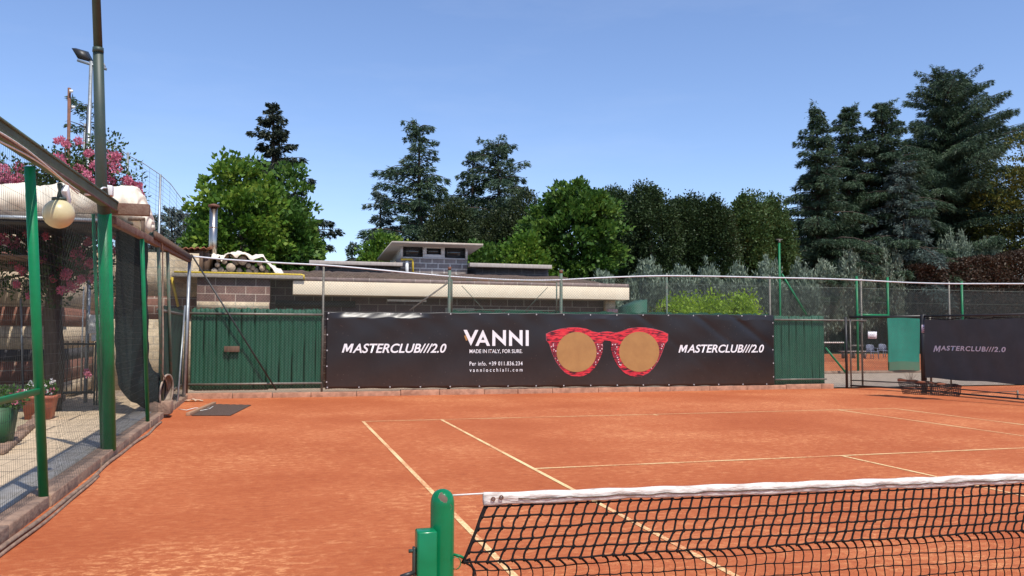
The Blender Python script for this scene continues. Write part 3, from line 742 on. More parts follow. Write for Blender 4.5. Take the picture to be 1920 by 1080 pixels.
for c_, sgn in ((C1, 1), (C2, -1)):
    def mm_(x): return x if sgn == 1 else 1104-x
    print_shape([(mm_(x), y) for x, y in ((124, 292), (178, 292), (172, 350), (178, 400), (200, 450), (232, 490), (215, 486), (172, 428), (147, 373), (130, 325))], .013, M_dot, 'glasses_print')
    print_shape([(mm_(x), y) for x, y in ((462, 292), (514, 292), (519, 315), (513, 360), (497, 405), (475, 448), (452, 470), (440, 450), (462, 410), (472, 350))], .013, M_dot, 'glasses_print')
    print_shape(circ(c_, 150), .017, M_lens, 'lens_print')

# ================================================================== BUILDING BEHIND THE FENCE
bt = thing('clubhouse', 'low brown block clubhouse with a long cream fascia behind the back fence', 'building', (2, 21, 0))
put('wall', MB().box(-1.62, 8.25, 20.55, 28, 0, 2.95), M_blk_brown, bt)
put('wall', MB().box(-3.45, -1.64, 20.05, 28, 0, 2.93), M_blk_brown, bt)
# left wing: banded cream and brown blocks in full sun
wl = []
M_bandc = blockmat('cream_blocks', (.62, .50, .33), (.55, .43, .28), (.42, .36, .27), .45, .2, .01)
M_bandr = blockmat('red_brown_blocks', (.26, .115, .075), (.21, .095, .065), (.45, .36, .28), .45, .2, .012)
put('wall', MB().box(-6.2, -3.47, 20.6, 28, 2.45, 3.6), M_bandc, bt)
put('wall', MB().box(-6.2, -3.47, 20.6, 28, 1.85, 2.448), M_bandr, bt)
put('wall', MB().box(-6.2, -3.47, 20.6, 28, 0, 1.848), M_bandc, bt)
put('wall_base_band', MB().box(-3.44, -1.66, 20.03, 20.049, 2.1, 2.31), M_bandc, bt)
fa = MB().box(-1.06, 8.6, 20.0, 20.5, 2.53, 2.89); put('fascia', fa, M_cream, bt, bevel=.01)
put('coping', MB().box(-1.06, 8.6, 20.03, 20.5, 2.893, 3.0), blockmat('coping_blocks', (.30, .22, .19), (.24, .18, .16), (.42, .36, .3), .42, .3, .012, off=(0, .2)), bt)
put('soffit', MB().box(-1.0, 8.25, 20.5, 20.548, 2.5, 2.9), M_slab, bt)
# old tile field of the low roof
m = MB(); xs = np.linspace(-1.55, 8.0, 90); V = []
for j, (yy, zz) in enumerate(((20.35, 3.002), (20.5, 3.16), (21.4, 3.26), (24.0, 3.42), (28, 3.45))):
    for x in xs: V.append((x, yy, zz+(random.uniform(-.02, .03) if j in (1, 2) else 0)-(.10*max(0, (x-6.8)) if j else 0)))
n = len(xs); m.add(V, [(j*n+i, j*n+i+1, (j+1)*n+i+1, (j+1)*n+i) for j in range(4) for i in range(n-1)]); put('low_roof', m, M_rooftile, bt)
# flat roof slab with gas pipe
put('roof_slab', MB().box(-4.05, -.80, 19.92, 24, 2.935, 3.03), M_slab, bt, bevel=.008)
put('gas_pipe', MB().tube([(-4.0, 19.97, 3.055), (-.85, 19.97, 3.055), (-.79, 19.95, 3.04), (-.78, 19.94, 2.93)], .026, 8), M_yellow, bt, smooth=True)
put('dark_lintel', MB().box(-1.5, .62, 20.46, 20.549, 2.23, 2.39), M_black, bt)
put('vent', MB().box(3.15, 4.0, 20.47, 20.549, 2.1, 2.24), M_slab, bt, bevel=.01)
put('lamp_tube', MB().box(1.5, 2.6, 20.44, 20.5, 2.4, 2.46), M_white, bt, bevel=.01)
put('corner_pier', MB().box(8.0, 8.3, 20.35, 20.549, 2.2, 2.52), M_bandc, bt)
put('pier_sign', MB().box(8.02, 8.36, 20.30, 20.349, 2.12, 2.26), plain('red_white_tile', (.45, .05, .04), (.6, .5, .45), .6, 30), bt)
# yellow pipe rising on the left wing
a = at(322, 520, Y=20.55); b = at(334, 575, Y=20.55); put('gas_pipe', MB().tube([a, b], .035, 8), M_yellow, bt, smooth=True)
put('window', MB().box(-4.35, -3.85, 20.56, 20.599, 2.0, 2.2), M_black, bt)

# roof cabin
ct = thing('roof_cabin', 'small grey block cabin with windows under a sloping sheet roof on top of the clubhouse', 'roof cabin', (3.5, 24, 3.3))
x0, x1 = at(757, 0, Y=24)[0], at(880, 0, Y=24)[0]
zt, zm = at(820, 459, Y=24)[2], at(820, 486, Y=24)[2]
put('wall', MB().box(x0, x1, 24.0, 27, 3.1, zm), M_blk_grey, ct)
put('wall', MB().box(x0+.06, x1-.06, 24.12, 27, zm, zt), M_alu, ct)
fw = put('window_frame', MB().box(x0-.0, x0+.07, 23.97, 24.1, zm, zt).box(x1-.07, x1, 23.97, 24.1, zm, zt).box(x0+.072, x1-.072, 23.98, 24.1, zm+.001, zm+.05).box(x0+.072, x1-.072, 23.98, 24.1, zt-.05, zt), M_alu, ct)
wA, wB = at(798, 0, Y=24)[0], at(838, 0, Y=24)[0]
put('window', MB().box(x0+.08, wA-.02, 24.04, 24.08, zm+.052, zt-.052), M_glass, ct)
put('window', MB().box(wB+.02, x1-.08, 24.04, 24.08, zm+.052, zt-.052), M_glass, ct)
ww = put('window', MB().box(wA+.12, wB-.12, 24.03, 24.06, zm+.15, zt-.12), M_glass, ct)
put('frame', MB().box(wA, wB, 23.99, 24.03, zm+.052, zm+.15).box(wA, wB, 23.99, 24.03, zt-.12, zt-.052).box(wA, wA+.12, 23.99, 24.03, zm+.151, zt-.121).box(wB-.12, wB, 23.99, 24.03, zm+.151, zt-.121), M_white, ww)
FL, FRr = at(735, 456, Y=23.5), at(906, 461, Y=23.5); BL = at(700, 488, Y=27.0); BR_ = np.array([FRr[0]-.1, 27, BL[2]])
BL[0] = FL[0]-.05
V = []
for p in (FL, FRr, BR_, BL): V += [p, p+np.array([0, 0, .07])]
put('roof', MB().add(V, [(0,2,3,1),(2,4,5,3),(4,6,7,5),(6,0,1,7),(1,3,5,7),(0,6,4,2)]), M_cabroof, ct)
put('white_pipe', MB().tube([at(763, 490, Y=23.9), at(763, 520, Y=23.9)], .055, 10), M_white, ct, smooth=True)
a, b, c, d = at(752, 486.5, Y=23.85), at(774, 486.5, Y=23.85), at(774.5, 520, Y=23.85), None
put('gas_pipe', MB().tube([a, b+[-.02, 0, 0], b+[0, 0, -.03], c], .03, 8), M_yellow, ct, smooth=True)
# parapets to both sides
for (xa_, xb_, ya_, yb_, lab) in ((580, 755, 487, 498, 'long pale grey roof parapet to the left of the roof cabin'), (881, 1035, 492, 503, 'stained pale roof parapet to the right of the roof cabin')):
    a = at(xa_, ya_, Y=23.6); b = at(xb_, yb_, Y=23.6)
    q = thing('roof_parapet', lab, 'parapet', ((a[0]+b[0])/2, 24, 3.3))
    put('cladding', MB().box(a[0], b[0], 23.6, 23.9, b[2]-.02, a[2]-.01), M_parapet, q, bevel=.01)
    put('wall', MB().box(a[0]+.3, b[0]-.02, 23.92, 26.5, 3.1, b[2]+.05), M_blk_shade, q)
# wood shed, flue, logs, tarpaulin on the flat roof
a = at(326, 466, Y=20.6); b = at(388, 515, Y=20.6)
sh = thing('wood_shed', 'little brown plank shed with a rusty sheet roof on the left end of the clubhouse', 'shed', (-3.9, 20.8, 3.03))
put('planks', MB().box(a[0], a[0]+.62, 20.9, 22, 3.035, a[2]-.05), M_plank, sh)
put('post', MB().box(b[0]-.32, b[0]-.12, 20.75, 20.9, 3.035, a[2]-.03), M_wood, sh); put('side_boards', MB().box(b[0]-.11, b[0]+.02, 20.8, 22, 3.035, a[2]-.06), M_wood, sh)
m = MB(); n = 26; xs = np.linspace(a[0]-.35, b[0]+.06, n); V = [(x, yy, a[2]+.03*math.sin(i*2.1)+(.03 if yy > 21 else 0)+.06*(i/n)) for yy in (20.6, 22.1) for i, x in enumerate(xs)]
m.add(V, [(i, i+1, n+i+1, n+i) for i in range(n-1)]); o = put('rusty_roof', m, plain('rusty_sheet', (.38, .15, .07), (.20, .08, .045), .8, 8), sh); mo = o.modifiers.new('s', 'SOLIDIFY'); mo.thickness = .02
a = at(401, 388, Y=21.3); bz = 3.0
fl = thing('flue', 'tall round stainless steel flue on the roof beside the wood shed', 'flue', (a[0], 21.3, 3.03))
put('pipe', MB().tube([(a[0], 21.3, 3.03), (a[0], 21.3, a[2]-.02)], .105, 24), M_steel, fl, smooth=True)
put('band', MB().ring((a[0], 21.3, a[2]-.58), (0, 0, 1), .104, .112, .03, 24), M_steel, fl)
put('cap', MB().tube([(a[0], 21.3, a[2]), (a[0], 21.3, a[2]+.05), (a[0], 21.3, a[2]+.09)], [.15, .15, .02], 20), M_rust, fl, smooth=True)
logs = [(421, 491, 5), (433, 502, 9, ), (442, 490, 7.5), (455, 489, 9), (466, 498, 5), (414, 506, 6), (425, 510, 5), (448, 507, 5.5), (458, 477, 5.5), (474, 502, 5), (480, 507, 5), (467, 508, 6), (408, 497, 5), (440, 479, 6), (402, 508, 6), (492, 503, 6), (424, 480, 5), (410, 487, 5), (487, 494, 5), (475, 488, 5), (500, 509, 4)]
wh = ['small', 'thick', 'round', 'pale']
nl = {1: 'thickest log end, centre left of the woodpile under the cream tarp', 3: 'second thick pale log end, at the middle top of the woodpile', 15: 'log end near the right edge of the woodpile under the tarp', 8: 'bright log end topmost in the middle of the woodpile'}
for i, l in enumerate(logs):
    c = at(l[0], l[1], Y=20.45); rr_ = l[2]/ppm(c); L0 = random.uniform(-.08, .1)
    lg = thing('log', nl.get(i, 'thin cut log among the smaller ones stacked under the cream tarp on the roof'), 'log', (c[0], 20.45+L0, c[2]), 'logs stacked on the clubhouse roof')
    P = [(c[0], 20.45+L0, c[2]), (c[0]+random.uniform(-.05, .05), 21.3, c[2])]
    put('bark', MB().tube(P, rr_, 12), M_logb, lg, smooth=False)
    put('cut_end', MB().tube([(c[0], 20.44+L0, c[2]), (c[0], 20.455+L0, c[2])], rr_*.93, 12), M_loge, lg)
m = MB(); xs = np.linspace(0, 1, 40); ys_ = np.linspace(0, 1, 8)
prof = [(396, 479), (412, 478), (418, 482), (432, 473), (448, 473), (470, 479), (490, 478), (503, 490), (516, 503), (531, 512)]
PP = np.array([at(x, y, Y=20.45) for x, y in prof])
u = np.linspace(0, len(PP)-1, 40); Pc = np.stack([np.interp(u, range(len(PP)), PP[:, k]) for k in range(3)], 1)
V = []
for j in range(9):
    for i, p in enumerate(Pc):
        V.append((p[0]+.03*math.sin(j*2+i*.5), p[1]-.18+j*.16, p[2]+.02-(.10+.05*math.sin(i*.9) if j == 0 else 0)+.025*math.sin(i*.7+j)+.015*math.sin(i*1.9)))
m.add(V, [(j*40+i, j*40+i+1, (j+1)*40+i+1, (j+1)*40+i) for j in range(8) for i in range(39)])
o = put('tarpaulin', m, M_tarp, smooth=True); mo = o.modifiers.new('s', 'SOLIDIFY'); mo.thickness = .012
tag(o, 'crumpled cream tarpaulin thrown over the woodpile on the clubhouse roof', 'tarpaulin')

# ================================================================== LEFT SIDE FENCE
LX = -3.42
lt = thing('side_fence', 'green posted wire mesh fence along the left side of the court under a metal beam', 'fence', (LX, 8, 0))
def lp(px, py): return at(px, py, X=LX)
def sidepost(px0, py0, px1, py1, r, mat, n=14, z0=.1):
    a = lp(px0, py0); b = lp(px1, py1); P = [(LX, b[1], z0), (LX, a[1], a[2])]
    return put('post', MB().tube(P, r, n), mat, lt, smooth=True)
sidepost(56, 312, 82, 925, .040, M_greenpost)
sidepost(266, 440, 277, 788, .030, M_green)
sidepost(297, 462, 305, 770, .030, M_oldgreen)
sidepost(314, 470, 322, 757, .030, M_oldgreen)
put('post', MB().tube([(LX+.02, 16.95, .1), (LX+.02, 17.5, 3.2)], .038, 12), M_galv, lt, smooth=True)
put('post', MB().bar((LX, 17.62, .1), (LX, 17.62, 3.15), .07, .07, (1, 0, 0)), M_wood, lt)
put('post', MB().tube([(LX+.03, 15.6, .1), (LX+.03, 16.6, 2.1)], .02, 8), M_galv, lt, smooth=True)
put('post', MB().tube([(LX, .2, .1), (LX, .2, 2.9)], .040, 12), M_greenpost, lt, smooth=True)
# mid rail of the wire gate near the camera
a = lp(82, 722); put('rail', MB().bar((LX, .2, 1.04), (LX, a[1], 1.04), .04, .05), M_greenpost, lt, bevel=.004)
# wires
m = MB(); yy = np.arange(-2, 17.6, .05); A = [(LX-.045, y, .11) for y in yy]; B = [(LX-.045, y, 2.9+.3*min(1, y/17)) for y in yy]; m.wires(A, B, .0012)
zz = np.arange(.14, 3.05, .10); ya = np.linspace(-2, 17.6, 60); A = []; B = []
for i, z_ in enumerate(zz):
    f = [.012*math.sin(y*1.1+i*1.3) for y in ya]
    for k_ in range(len(ya)-1): A.append((LX-.05, ya[k_], z_+f[k_])); B.append((LX-.05, ya[k_+1], z_+f[k_+1]))
m.wires(A, B, .0012); put('wire_mesh', m, M_wirelight, lt)
m = MB(); chain(m, 5.6, 9.6, .1, 2.95, 0, p=.09, r=.0008, X=LX+.045); put('wire_mesh', m, M_wiredark, lt)
# beam on top, near part painted, middle part brown, far part wooden
b0 = np.array([LX+.02, -1.5, 2.83]); b1 = lp(210, 385); b2 = lp(345, 476)
q = put('beam', MB().bar((LX+.02, -1.5, 2.86), (LX+.02, b1[1], b1[2]-.02), .09, .12), M_beam, lt, bevel=.006)
put('beam_lip', MB().bar((LX+.070, -1.5, 2.915), (LX+.070, b1[1], b1[2]+.035), .010, .022), M_beam, q)
put('beam_lip', MB().bar((LX+.070, -1.5, 2.805), (LX+.070, b1[1], b1[2]-.075), .010, .022), M_beambr, q)
put('beam', MB().box(LX-.05, LX+.42, b1[1]-.03, b1[1]+.07, b1[2]-.11, b1[2]+.03), M_beambr, lt, bevel=.006)
put('beam', MB().bar((LX-.02, b1[1]+.08, b1[2]-.17), (LX+.0, 17.5, 3.17), .09, .10), M_beambr, lt, bevel=.006)
put('beam', MB().bar((LX+.05, 11.5, 3.08), (LX+.05, 17.5, 3.22), .04, .12), M_wood, lt)
# grey-green plastic sheets on the far part of the side fence
m = MB(); ys_ = np.arange(13.75, 17.6, .1); n = len(ys_)
V = [(LX-.1+.02*math.sin(y*9), y, .28) for y in ys_]+[(LX-.1+.02*math.sin(y*9), y, 2.02+.02*math.sin(y*13)) for y in ys_]
m.add(V, [(i, i+1, n+i+1, n+i) for i in range(n-1)]); o = put('screen_sheet', m, M_paneldark); tag(o, 'faded green plastic screen sheet on the far corner end of the left side fence', 'screen')
put('rail', MB().bar((LX-.06, 12.9, 1.92), (LX-.06, 17.6, 1.92), .03, .05), M_greyst, lt); put('rail', MB().bar((LX-.06, 14.5, .35), (LX-.06, 17.6, .35), .03, .05), M_greyst, lt)
# cables along the beam
for k_, (dz, dx) in enumerate(((.0, .08), (.03, .09))):
    P = [(LX+dx, y, 2.80+dz+.02*y*1.3/1.3*.7+.03*math.sin(y*1.7+k_)) for y in np.linspace(1, 6.0, 18)]
    put('cable', MB().tube(P, .006, 6), M_rope, lt, smooth=True)
P = [at(x, y, X=LX+.05) for x, y in ((296, 445), (303, 452), (305, 470), (305, 560), (306, 640), (305, 700), (312, 715), (318, 745))]
put('cable', MB().tube(P, .012, 6), M_ductin, lt, smooth=True)

# floodlight mast standing in the fence line
a = lp(205, 836); b = lp(197, 395)
ms = thing('floodlight_mast', 'tall leaning green mast standing in the left side fence, bright green below and dark above', 'mast', (LX, a[1], .1))
yb = a[1]; lean = (lp(177, 0)[1]-lp(205, 836)[1])
pm = at(190, 350, X=LX); pt_ = at(176, -120, X=LX); pj = at(184, 93, X=LX); pbm = at(196, 400, X=LX)
put('lower_tube', MB().tube([(LX, yb, .1), pbm], [.079, .075], 24), M_greenpost, ms, smooth=True)
put('middle_tube', MB().tube([pbm, pm, pj], [.072, .062, .054], 20), M_darkgreen, ms, smooth=True)
put('upper_tube', MB().tube([pj, pt_, pt_+(pt_-pj)*.8], [.046, .042, .038], 20), M_darkgreen, ms, smooth=True)
put('collar', MB().tube([pj+[0, 0, -.03], pj+[0, 0, .02]], [.058, .056], 20), M_darkgreen, ms, smooth=True)
# slim second post beside the mast
put('stay_post', MB().tube([lp(186, 402)+[-.06, 0, 0], (LX-.09, yb+.05, .1)], .018, 10), M_green, ms, smooth=True)

# globe lamp with bracket
g = at(110, 401, X=LX+.05); gr = 27.5/ppm(g)
gl = thing('globe_lamp', 'round cream globe lamp hanging from the beam over the left side fence', 'lamp', tuple(g))
V = []; nn, mm__ = 20, 32
for i in range(nn+1):
    th = math.pi*i/nn
    for j in range(mm__):
        ph = 2*math.pi*j/mm__; rr_ = gr*(1+.006*math.cos(ph*30))
        V.append((g[0]+rr_*math.sin(th)*math.cos(ph), g[1]+rr_*math.sin(th)*math.sin(ph), g[2]+gr*math.cos(th)))
m = MB().add(V, [(i*mm__+j, i*mm__+(j+1) % mm__, (i+1)*mm__+(j+1) % mm__, (i+1)*mm__+j) for i in range(nn) for j in range(mm__)]); put('globe', m, M_globe, gl, smooth=True)
put('bracket', MB().tube([g+[0, 0, gr*.93], g+[0, 0, gr*1.10]], .06, 16).tube([g+[0, 0, gr*1.1], g+[.0, .05, gr*1.65], g+[.0, 0.0, gr*2.05]], .022, 10), M_darkgreen, gl, smooth=True)
# white plastic boxes on the beam
c = at(122, 366, X=LX+.09); o = put('junction_box', MB().bar(c+[0, -.02, .065], c+[0, .10, -.065], .05, .10), M_white, bevel=.01, loc=tuple(c)); tag(o, 'small white plastic box hanging under the beam beside the globe lamp', 'junction box')
c = at(203, 358, X=LX+.05); t_ = thing('camera_box', 'white security camera with a curved cable on the end of the beam by the mast', 'security camera', tuple(c))
put('housing', MB().box(c[0]-.04, c[0]+.05, c[1]-.05, c[1]+.06, c[2]-.06, c[2]+.06), M_white, t_, bevel=.012)
put('lens', MB().tube([c+[-.02, -.055, -.01], c+[-.02, -.075, -.015]], .022, 14), M_black, t_)
put('cable', MB().tube([at(x, y, X=LX+.05) for x, y in ((184, 366), (186, 357), (193, 352), (200, 352))]+[c], .010, 8), M_white, t_, smooth=True)
put('mount', MB().tube([at(160, 364, X=LX+.05), at(210, 366, X=LX+.05)], .014, 8), M_white, t_, smooth=True)
put('conduit', MB().tube([at(x, y, X=LX+.0) for x, y in ((138, 337), (150, 339), (164, 346), (173, 356), (177, 365))], .016, 8), M_darkgreen, t_, smooth=True)

# ------------------------------------------------------------------ fabric duct
dt = thing('air_duct', 'large black fabric air duct bending down to an open ring beside the left side fence', 'air duct', (-4.1, 14, .1))
DY = 13.4
path = [(247, 425, 27), (246, 500, 27), (246, 570, 27), (247, 640, 28), (250, 690, 29), (262, 718, 33), (280, 731, 34), (296, 735, 33)]
P = []; rad = []
for i, (x, y, r_) in enumerate(path):
    p = at(x, y, Y=DY+.0); P.append(p); rad.append(r_/ppm(p))
P = np.array(P); P[-3:, 1] += [0, .05, .1]
P = [tuple(p) for p in P]
u = np.linspace(0, len(P)-1, 60); PP = np.stack([np.interp(u, range(len(P)), np.array(P)[:, k]) for k in range(3)], 1); RR = np.interp(u, range(len(P)), rad)
for _ in range(6): PP[1:-1] = (PP[:-2]+PP[1:-1]*2+PP[2:])/4
# swept skin with folds
V = []; n = 40
Tn = np.gradient(PP, axis=0); Tn /= np.linalg.norm(Tn, axis=1)[:, None]
bvec = np.array([0, 1, 0.])
for i in range(60):
    a_ = np.cross(Tn[i], bvec); a_ /= np.linalg.norm(a_); b_ = np.cross(a_, Tn[i])
    for j in range(n):
        q = 2*math.pi*j/n; rr_ = RR[i]*(1+.05*math.sin(q*5+i*.10)+.03*math.sin(q*9-i*.23)+.03*math.sin(i*.9+math.cos(q)*2))
        V.append(PP[i]+a_*rr_*math.cos(q)+b_*rr_*math.sin(q)*.8)
m = MB().add(V, [(i*n+j, i*n+(j+1) % n, (i+1)*n+(j+1) % n, (i+1)*n+j) for i in range(59) for j in range(n)]); put('fabric_skin', m, M_duct, dt, smooth=True)
e = at(311, 734, Y=DY+.1); er = 32/ppm(e); nrm = np.array([.97, -.24, -.05]); nrm /= np.linalg.norm(nrm)
back = PP[-1]
m = MB(); n = 36; a_ = np.cross(nrm, (0, 0, 1)); a_ /= np.linalg.norm(a_); b_ = np.cross(a_, nrm); V = []
for c_, r_ in ((back, RR[-1]*.98), (e-nrm*.10, er*.98), (e, er)):
    for j in range(n): q = 2*math.pi*j/n; V.append(c_+a_*r_*math.cos(q)+b_*r_*math.sin(q))
m.add(V, [(i*n+j, i*n+(j+1) % n, (i+1)*n+(j+1) % n, (i+1)*n+j) for i in range(2) for j in range(n)]); o = put('fabric_end', m, M_duct, dt, smooth=True); mo = o.modifiers.new('s', 'SOLIDIFY'); mo.thickness = .01
put('end_ring', MB().ring(e-nrm*.01, nrm, er*.93, er*1.03, .035, 36), M_ductin, dt, smooth=True)
m = MB(); V = []
for c_, r_ in ((e, er*.94), (e-nrm*.30, er*.94)):
    for j in range(n): q = 2*math.pi*j/n; V.append(c_+a_*r_*math.cos(q)+b_*r_*math.sin(q))
m.add(V, [(j, (j+1) % n, n+(j+1) % n, n+j) for j in range(n)]); put('lining', m, M_ductin, dt, smooth=True)
c = at(300, 775, Y=DY+.05); o = put('support_block', MB().box(c[0]-.16, c[0]+.2, DY-.15, DY+.25, .06, .30), M_dirtconc, bevel=.02, loc=(c[0], DY, .06)); tag(o, 'rough concrete block under the open end of the air duct', 'block')

# ------------------------------------------------------------------ pergola roll (cream tarpaulin) left
aw = thing('rolled_awning', 'cream canvas awning rolled up in bulging folds over the terrace on the left', 'awning', (-5.5, 13.2, 2.8))
AY = 12.6
pts_ = [(-160, 378, 34), (-60, 378, 33), (0, 377, 33), (40, 376, 31), (75, 380, 30), (110, 378, 33), (150, 382, 31), (185, 379, 32), (215, 380, 33), (240, 385, 36), (260, 395, 37), (274, 408, 31), (284, 419, 16), (288, 426, 6)]
P = np.array([at(x, y, Y=AY) for x, y, r_ in pts_]); rad = [r_/ppm(p) for (x, y, r_), p in zip(pts_, P)]
u = np.linspace(0, len(P)-1, 110); PP = np.stack([np.interp(u, range(len(P)), P[:, k]) for k in range(3)], 1); RR = np.interp(u, range(len(P)), rad)
V = []; n = 32
for i in range(110):
    for j in range(n):
        q = 2*math.pi*j/n; rr_ = RR[i]*(1+.06*math.sin(q*2+i*.13)+.06*math.sin(i*.33+q*1.5*0+math.sin(q+i*.1))+.03*math.sin(i*.71-q*3)+.012*math.sin(i*1.9+q*5))
        V.append(PP[i]+np.array([.02*math.sin(q*4+i), rr_*math.cos(q)*1.1, rr_*math.sin(q)]))
m = MB().add(V, [(i*n+j, i*n+(j+1) % n, (i+1)*n+(j+1) % n, (i+1)*n+j) for i in range(109) for j in range(n)]); m.F.append(np.array([[109*n+j for j in range(n)]]))
put('canvas_roll', m, M_tarp, aw, smooth=True)
a = at(-160, 388, Y=AY-.25); b = at(205, 414, Y=AY-.25)
put('stained_valance', MB().box(a[0], b[0], AY-.24, AY+.2, b[2], a[2]), M_tarpdirt, aw, bevel=.02)
put('front_rail', MB().box(a[0], b[0], AY-.34, AY-.28, b[2]-.04, b[2]+.02), M_galv, aw)
put('dark_batten', MB().box(a[0], b[0]+.3, AY-.26, AY+1.6, b[2]-.09, b[2]-.045), M_black, aw)
m = MB()
for x in np.arange(-16, at(150, 414, Y=17)[0], .235): m.box(x, x+.19, AY+.1, 16.9, 2.78, 2.80)
put('added_shade_slats', m, M_wood, aw)  # slatted roof added to shade the house wall and let sun dapples through
# brown frame standing on the beam right of the roll
a = at(240, 411, Y=12.3); b = at(272, 411, Y=12.3)
pf = thing('timber_trestle', 'small brown timber trestle sticking up from the beam beside the cream awning', 'trestle', tuple(a))
put('rail', MB().bar(a, b, .05, .05), M_wood, pf); put('upright', MB().bar(b+[-.03, 0, -.02], b+[-.03, 0, -.32], .05, .05, (1, 0, 0)), M_wood, pf)
a = at(238, 422, Y=12.3); put('rail', MB().bar(a, at(286, 417, Y=12.6), .03, .03), M_wood, pf)

# ------------------------------------------------------------------ house wall on the left with coloured stone bands
hw = thing('left_house', 'house wall of cream and red brown stone bands behind the pink flowering tree', 'building', (-7.5, 17.2, 0))
HY = 17.0
hx1 = at(112, 600, Y=HY)[0]
def hz(y): return at(60, y, Y=HY)[2]
M_sc = blockmat('house_cream_stone', (.55, .43, .29), (.47, .36, .25), (.30, .22, .16), 1.1, .35, .012)
M_sr = blockmat('house_red_stone', (.24, .10, .065), (.20, .085, .06), (.33, .24, .18), .75, .235, .010)
M_sb = blockmat('house_dark_stone', (.06, .055, .06), (.05, .045, .05), (.2, .17, .14), .9, .3, .01)
bands = [(750, 720, M_sc), (720, 678, M_sr), (678, 655, M_sb), (655, 612, M_sc), (612, 575, M_sr), (575, 510, M_sc), (510, 470, M_sr), (470, 430, M_sc)]
for k_, (yb_, yt_, mt) in enumerate(bands):
    put('stone_band', MB().box(-16, hx1+.0, HY+(0 if k_ % 2 else .004), 22, max(0, hz(yb_)), hz(yt_)-.001), mt, hw)
m = MB().tube([at(39, 560, Y=HY-.06), at(43, 735, Y=HY-.06)], .02, 8); put('drain_pipe', m, M_galv, hw, smooth=True)
# second, lighter house face further back
h2 = thing('pale_house', 'pale cream and red banded house corner seen through the iron gate', 'building', (-7, 24, 0))
x0, x1 = at(90, 600, Y=25)[0], at(146, 600, Y=25)[0]
def h2z(y): return max(0, at(130, y, Y=25)[2])
for (yb_, yt_, mt) in ((740, 690, M_sc), (690, 660, M_sr), (660, 622, M_sc), (622, 590, M_sr), (590, 540, M_sc), (540, 470, M_sc)):
    put('stone_band', MB().box(x0, x1, 25, 30, h2z(yb_), h2z(yt_)-.001), mt, h2)
# iron gate
gt = thing('iron_gate', 'black iron bar gate standing open behind the flower planters', 'gate', (-6, 16, 0))
GY = 15.6
xa_, xb_ = at(113, 700, Y=GY)[0], at(176, 700, Y=GY)[0]; zt_, zb_ = at(140, 645, Y=GY)[2], at(140, 738, Y=GY)[2]
put('frame', MB().bar((xa_, GY, zt_), (xb_, GY, zt_), .03, .04).bar((xa_, GY, zb_+.02), (xb_, GY, zb_+.02), .03, .05), M_black, gt)
m = MB(); 
for x in np.linspace(xa_+.03, xb_-.03, 7): m.tube([(x, GY-.001, zb_-.02), (x, GY-.001, zt_+.06)], .009, 6)
put('bars', m, M_black, gt)
m = MB(); 
for x in np.linspace(at(178, 700, Y=GY-.2)[0], at(196, 700, Y=GY-.2)[0], 5): m.tube([(x, GY-.2, .08), (x, GY-.2, zt_+.05)], .018, 8)
put('side_bars', m, M_darkgreen, gt)
c = at(177, 600, Y=GY+.3); o = put('meter_cabinet', MB().box(c[0]-.11, c[0]+.10, GY+.3, GY+.5, at(0, 625, Y=GY)[2], at(0, 588, Y=GY)[2]).box(c[0]-.06, c[0]+.10, GY+.35, GY+.5, at(0, 640, Y=GY)[2], at(0, 625.5, Y=GY)[2]), M_white, bevel=.01, loc=(c[0], GY+.3, 1)); tag(o, 'small white meter cabinet mounted beside the iron gate', 'cabinet')
for k_, (px_, lab) in enumerate(((166, 'thin grey pole to the left of the white meter cabinet'), (152, 'wider grey pole standing at the pale house corner'))):
    c = at(px_, 560, Y=GY+.6+k_*3); o = put('grey_pole', MB().tube([(c[0], c[1], 0), (c[0], c[1], 2.6)], .04+.03*k_, 12), M_galv, smooth=True, loc=(c[0], c[1], 0)); tag(o, lab, 'pole')

# ------------------------------------------------------------------ planters
def leaf_cloud(mb, c, rad, n, L, W, up=.3, shell=.0):
    d = rng.normal(size=(n, 3)); d /= np.linalg.norm(d, axis=1)[:, None]; r_ = rng.uniform(shell, 1, (n, 1))**(1/3)
    C = np.asarray(c)+d*r_*np.asarray(rad); D = d+rng.normal(size=(n, 3))*.6+[0, 0, up]
    mb.leaves(C, D, rng.uniform(.7, 1.2, n)*L, rng.uniform(.7, 1.2, n)*W); return C
M_lplant = leafmat('planter_leaves', (.03, .08, .012), (.06, .13, .02), (.11, .18, .04))
M_pink = leafmat('pink_petals', (.50, .09, .17), (.66, .18, .28), (.76, .36, .42), .35)
M_whitef = leafmat('white_petals', (.7, .68, .66), (.78, .76, .74), (.8, .78, .76), .2)
a = at(36, 785, Z=.1); b = at(104, 742, Y=a[1])
pl = thing('terracotta_planter', 'long terracotta coloured plastic trough planter with white flowers on the gravel', 'planter', ((a[0]+b[0])/2, a[1], .08))
ht = .36; w0, w1 = a[0]+.03, b[0]-.03
V = [(w0+.05, a[1], .08), (w1-.05, a[1], .08), (w1-.05, a[1]+.32, .08), (w0+.05, a[1]+.32, .08), (w0, a[1]-.03, .08+ht), (w1, a[1]-.03, .08+ht), (w1, a[1]+.35, .08+ht), (w0, a[1]+.35, .08+ht)]
put('trough', MB().add(V, [(0,1,5,4),(1,2,6,5),(2,3,7,6),(3,0,4,7),(0,3,2,1)]), M_terra, pl)
put('rim', MB().box(w0-.025, w1+.025, a[1]-.055, a[1]-.02, .08+ht-.03, .08+ht+.03).box(w0-.025, w1+.025, a[1]+.34, a[1]+.375, .08+ht-.03, .08+ht+.03).box(w0-.025, w0+.005, a[1]-.02, a[1]+.34, .08+ht-.03, .08+ht+.03).box(w1-.005, w1+.025, a[1]-.02, a[1]+.34, .08+ht-.03, .08+ht+.03), M_terra, pl)
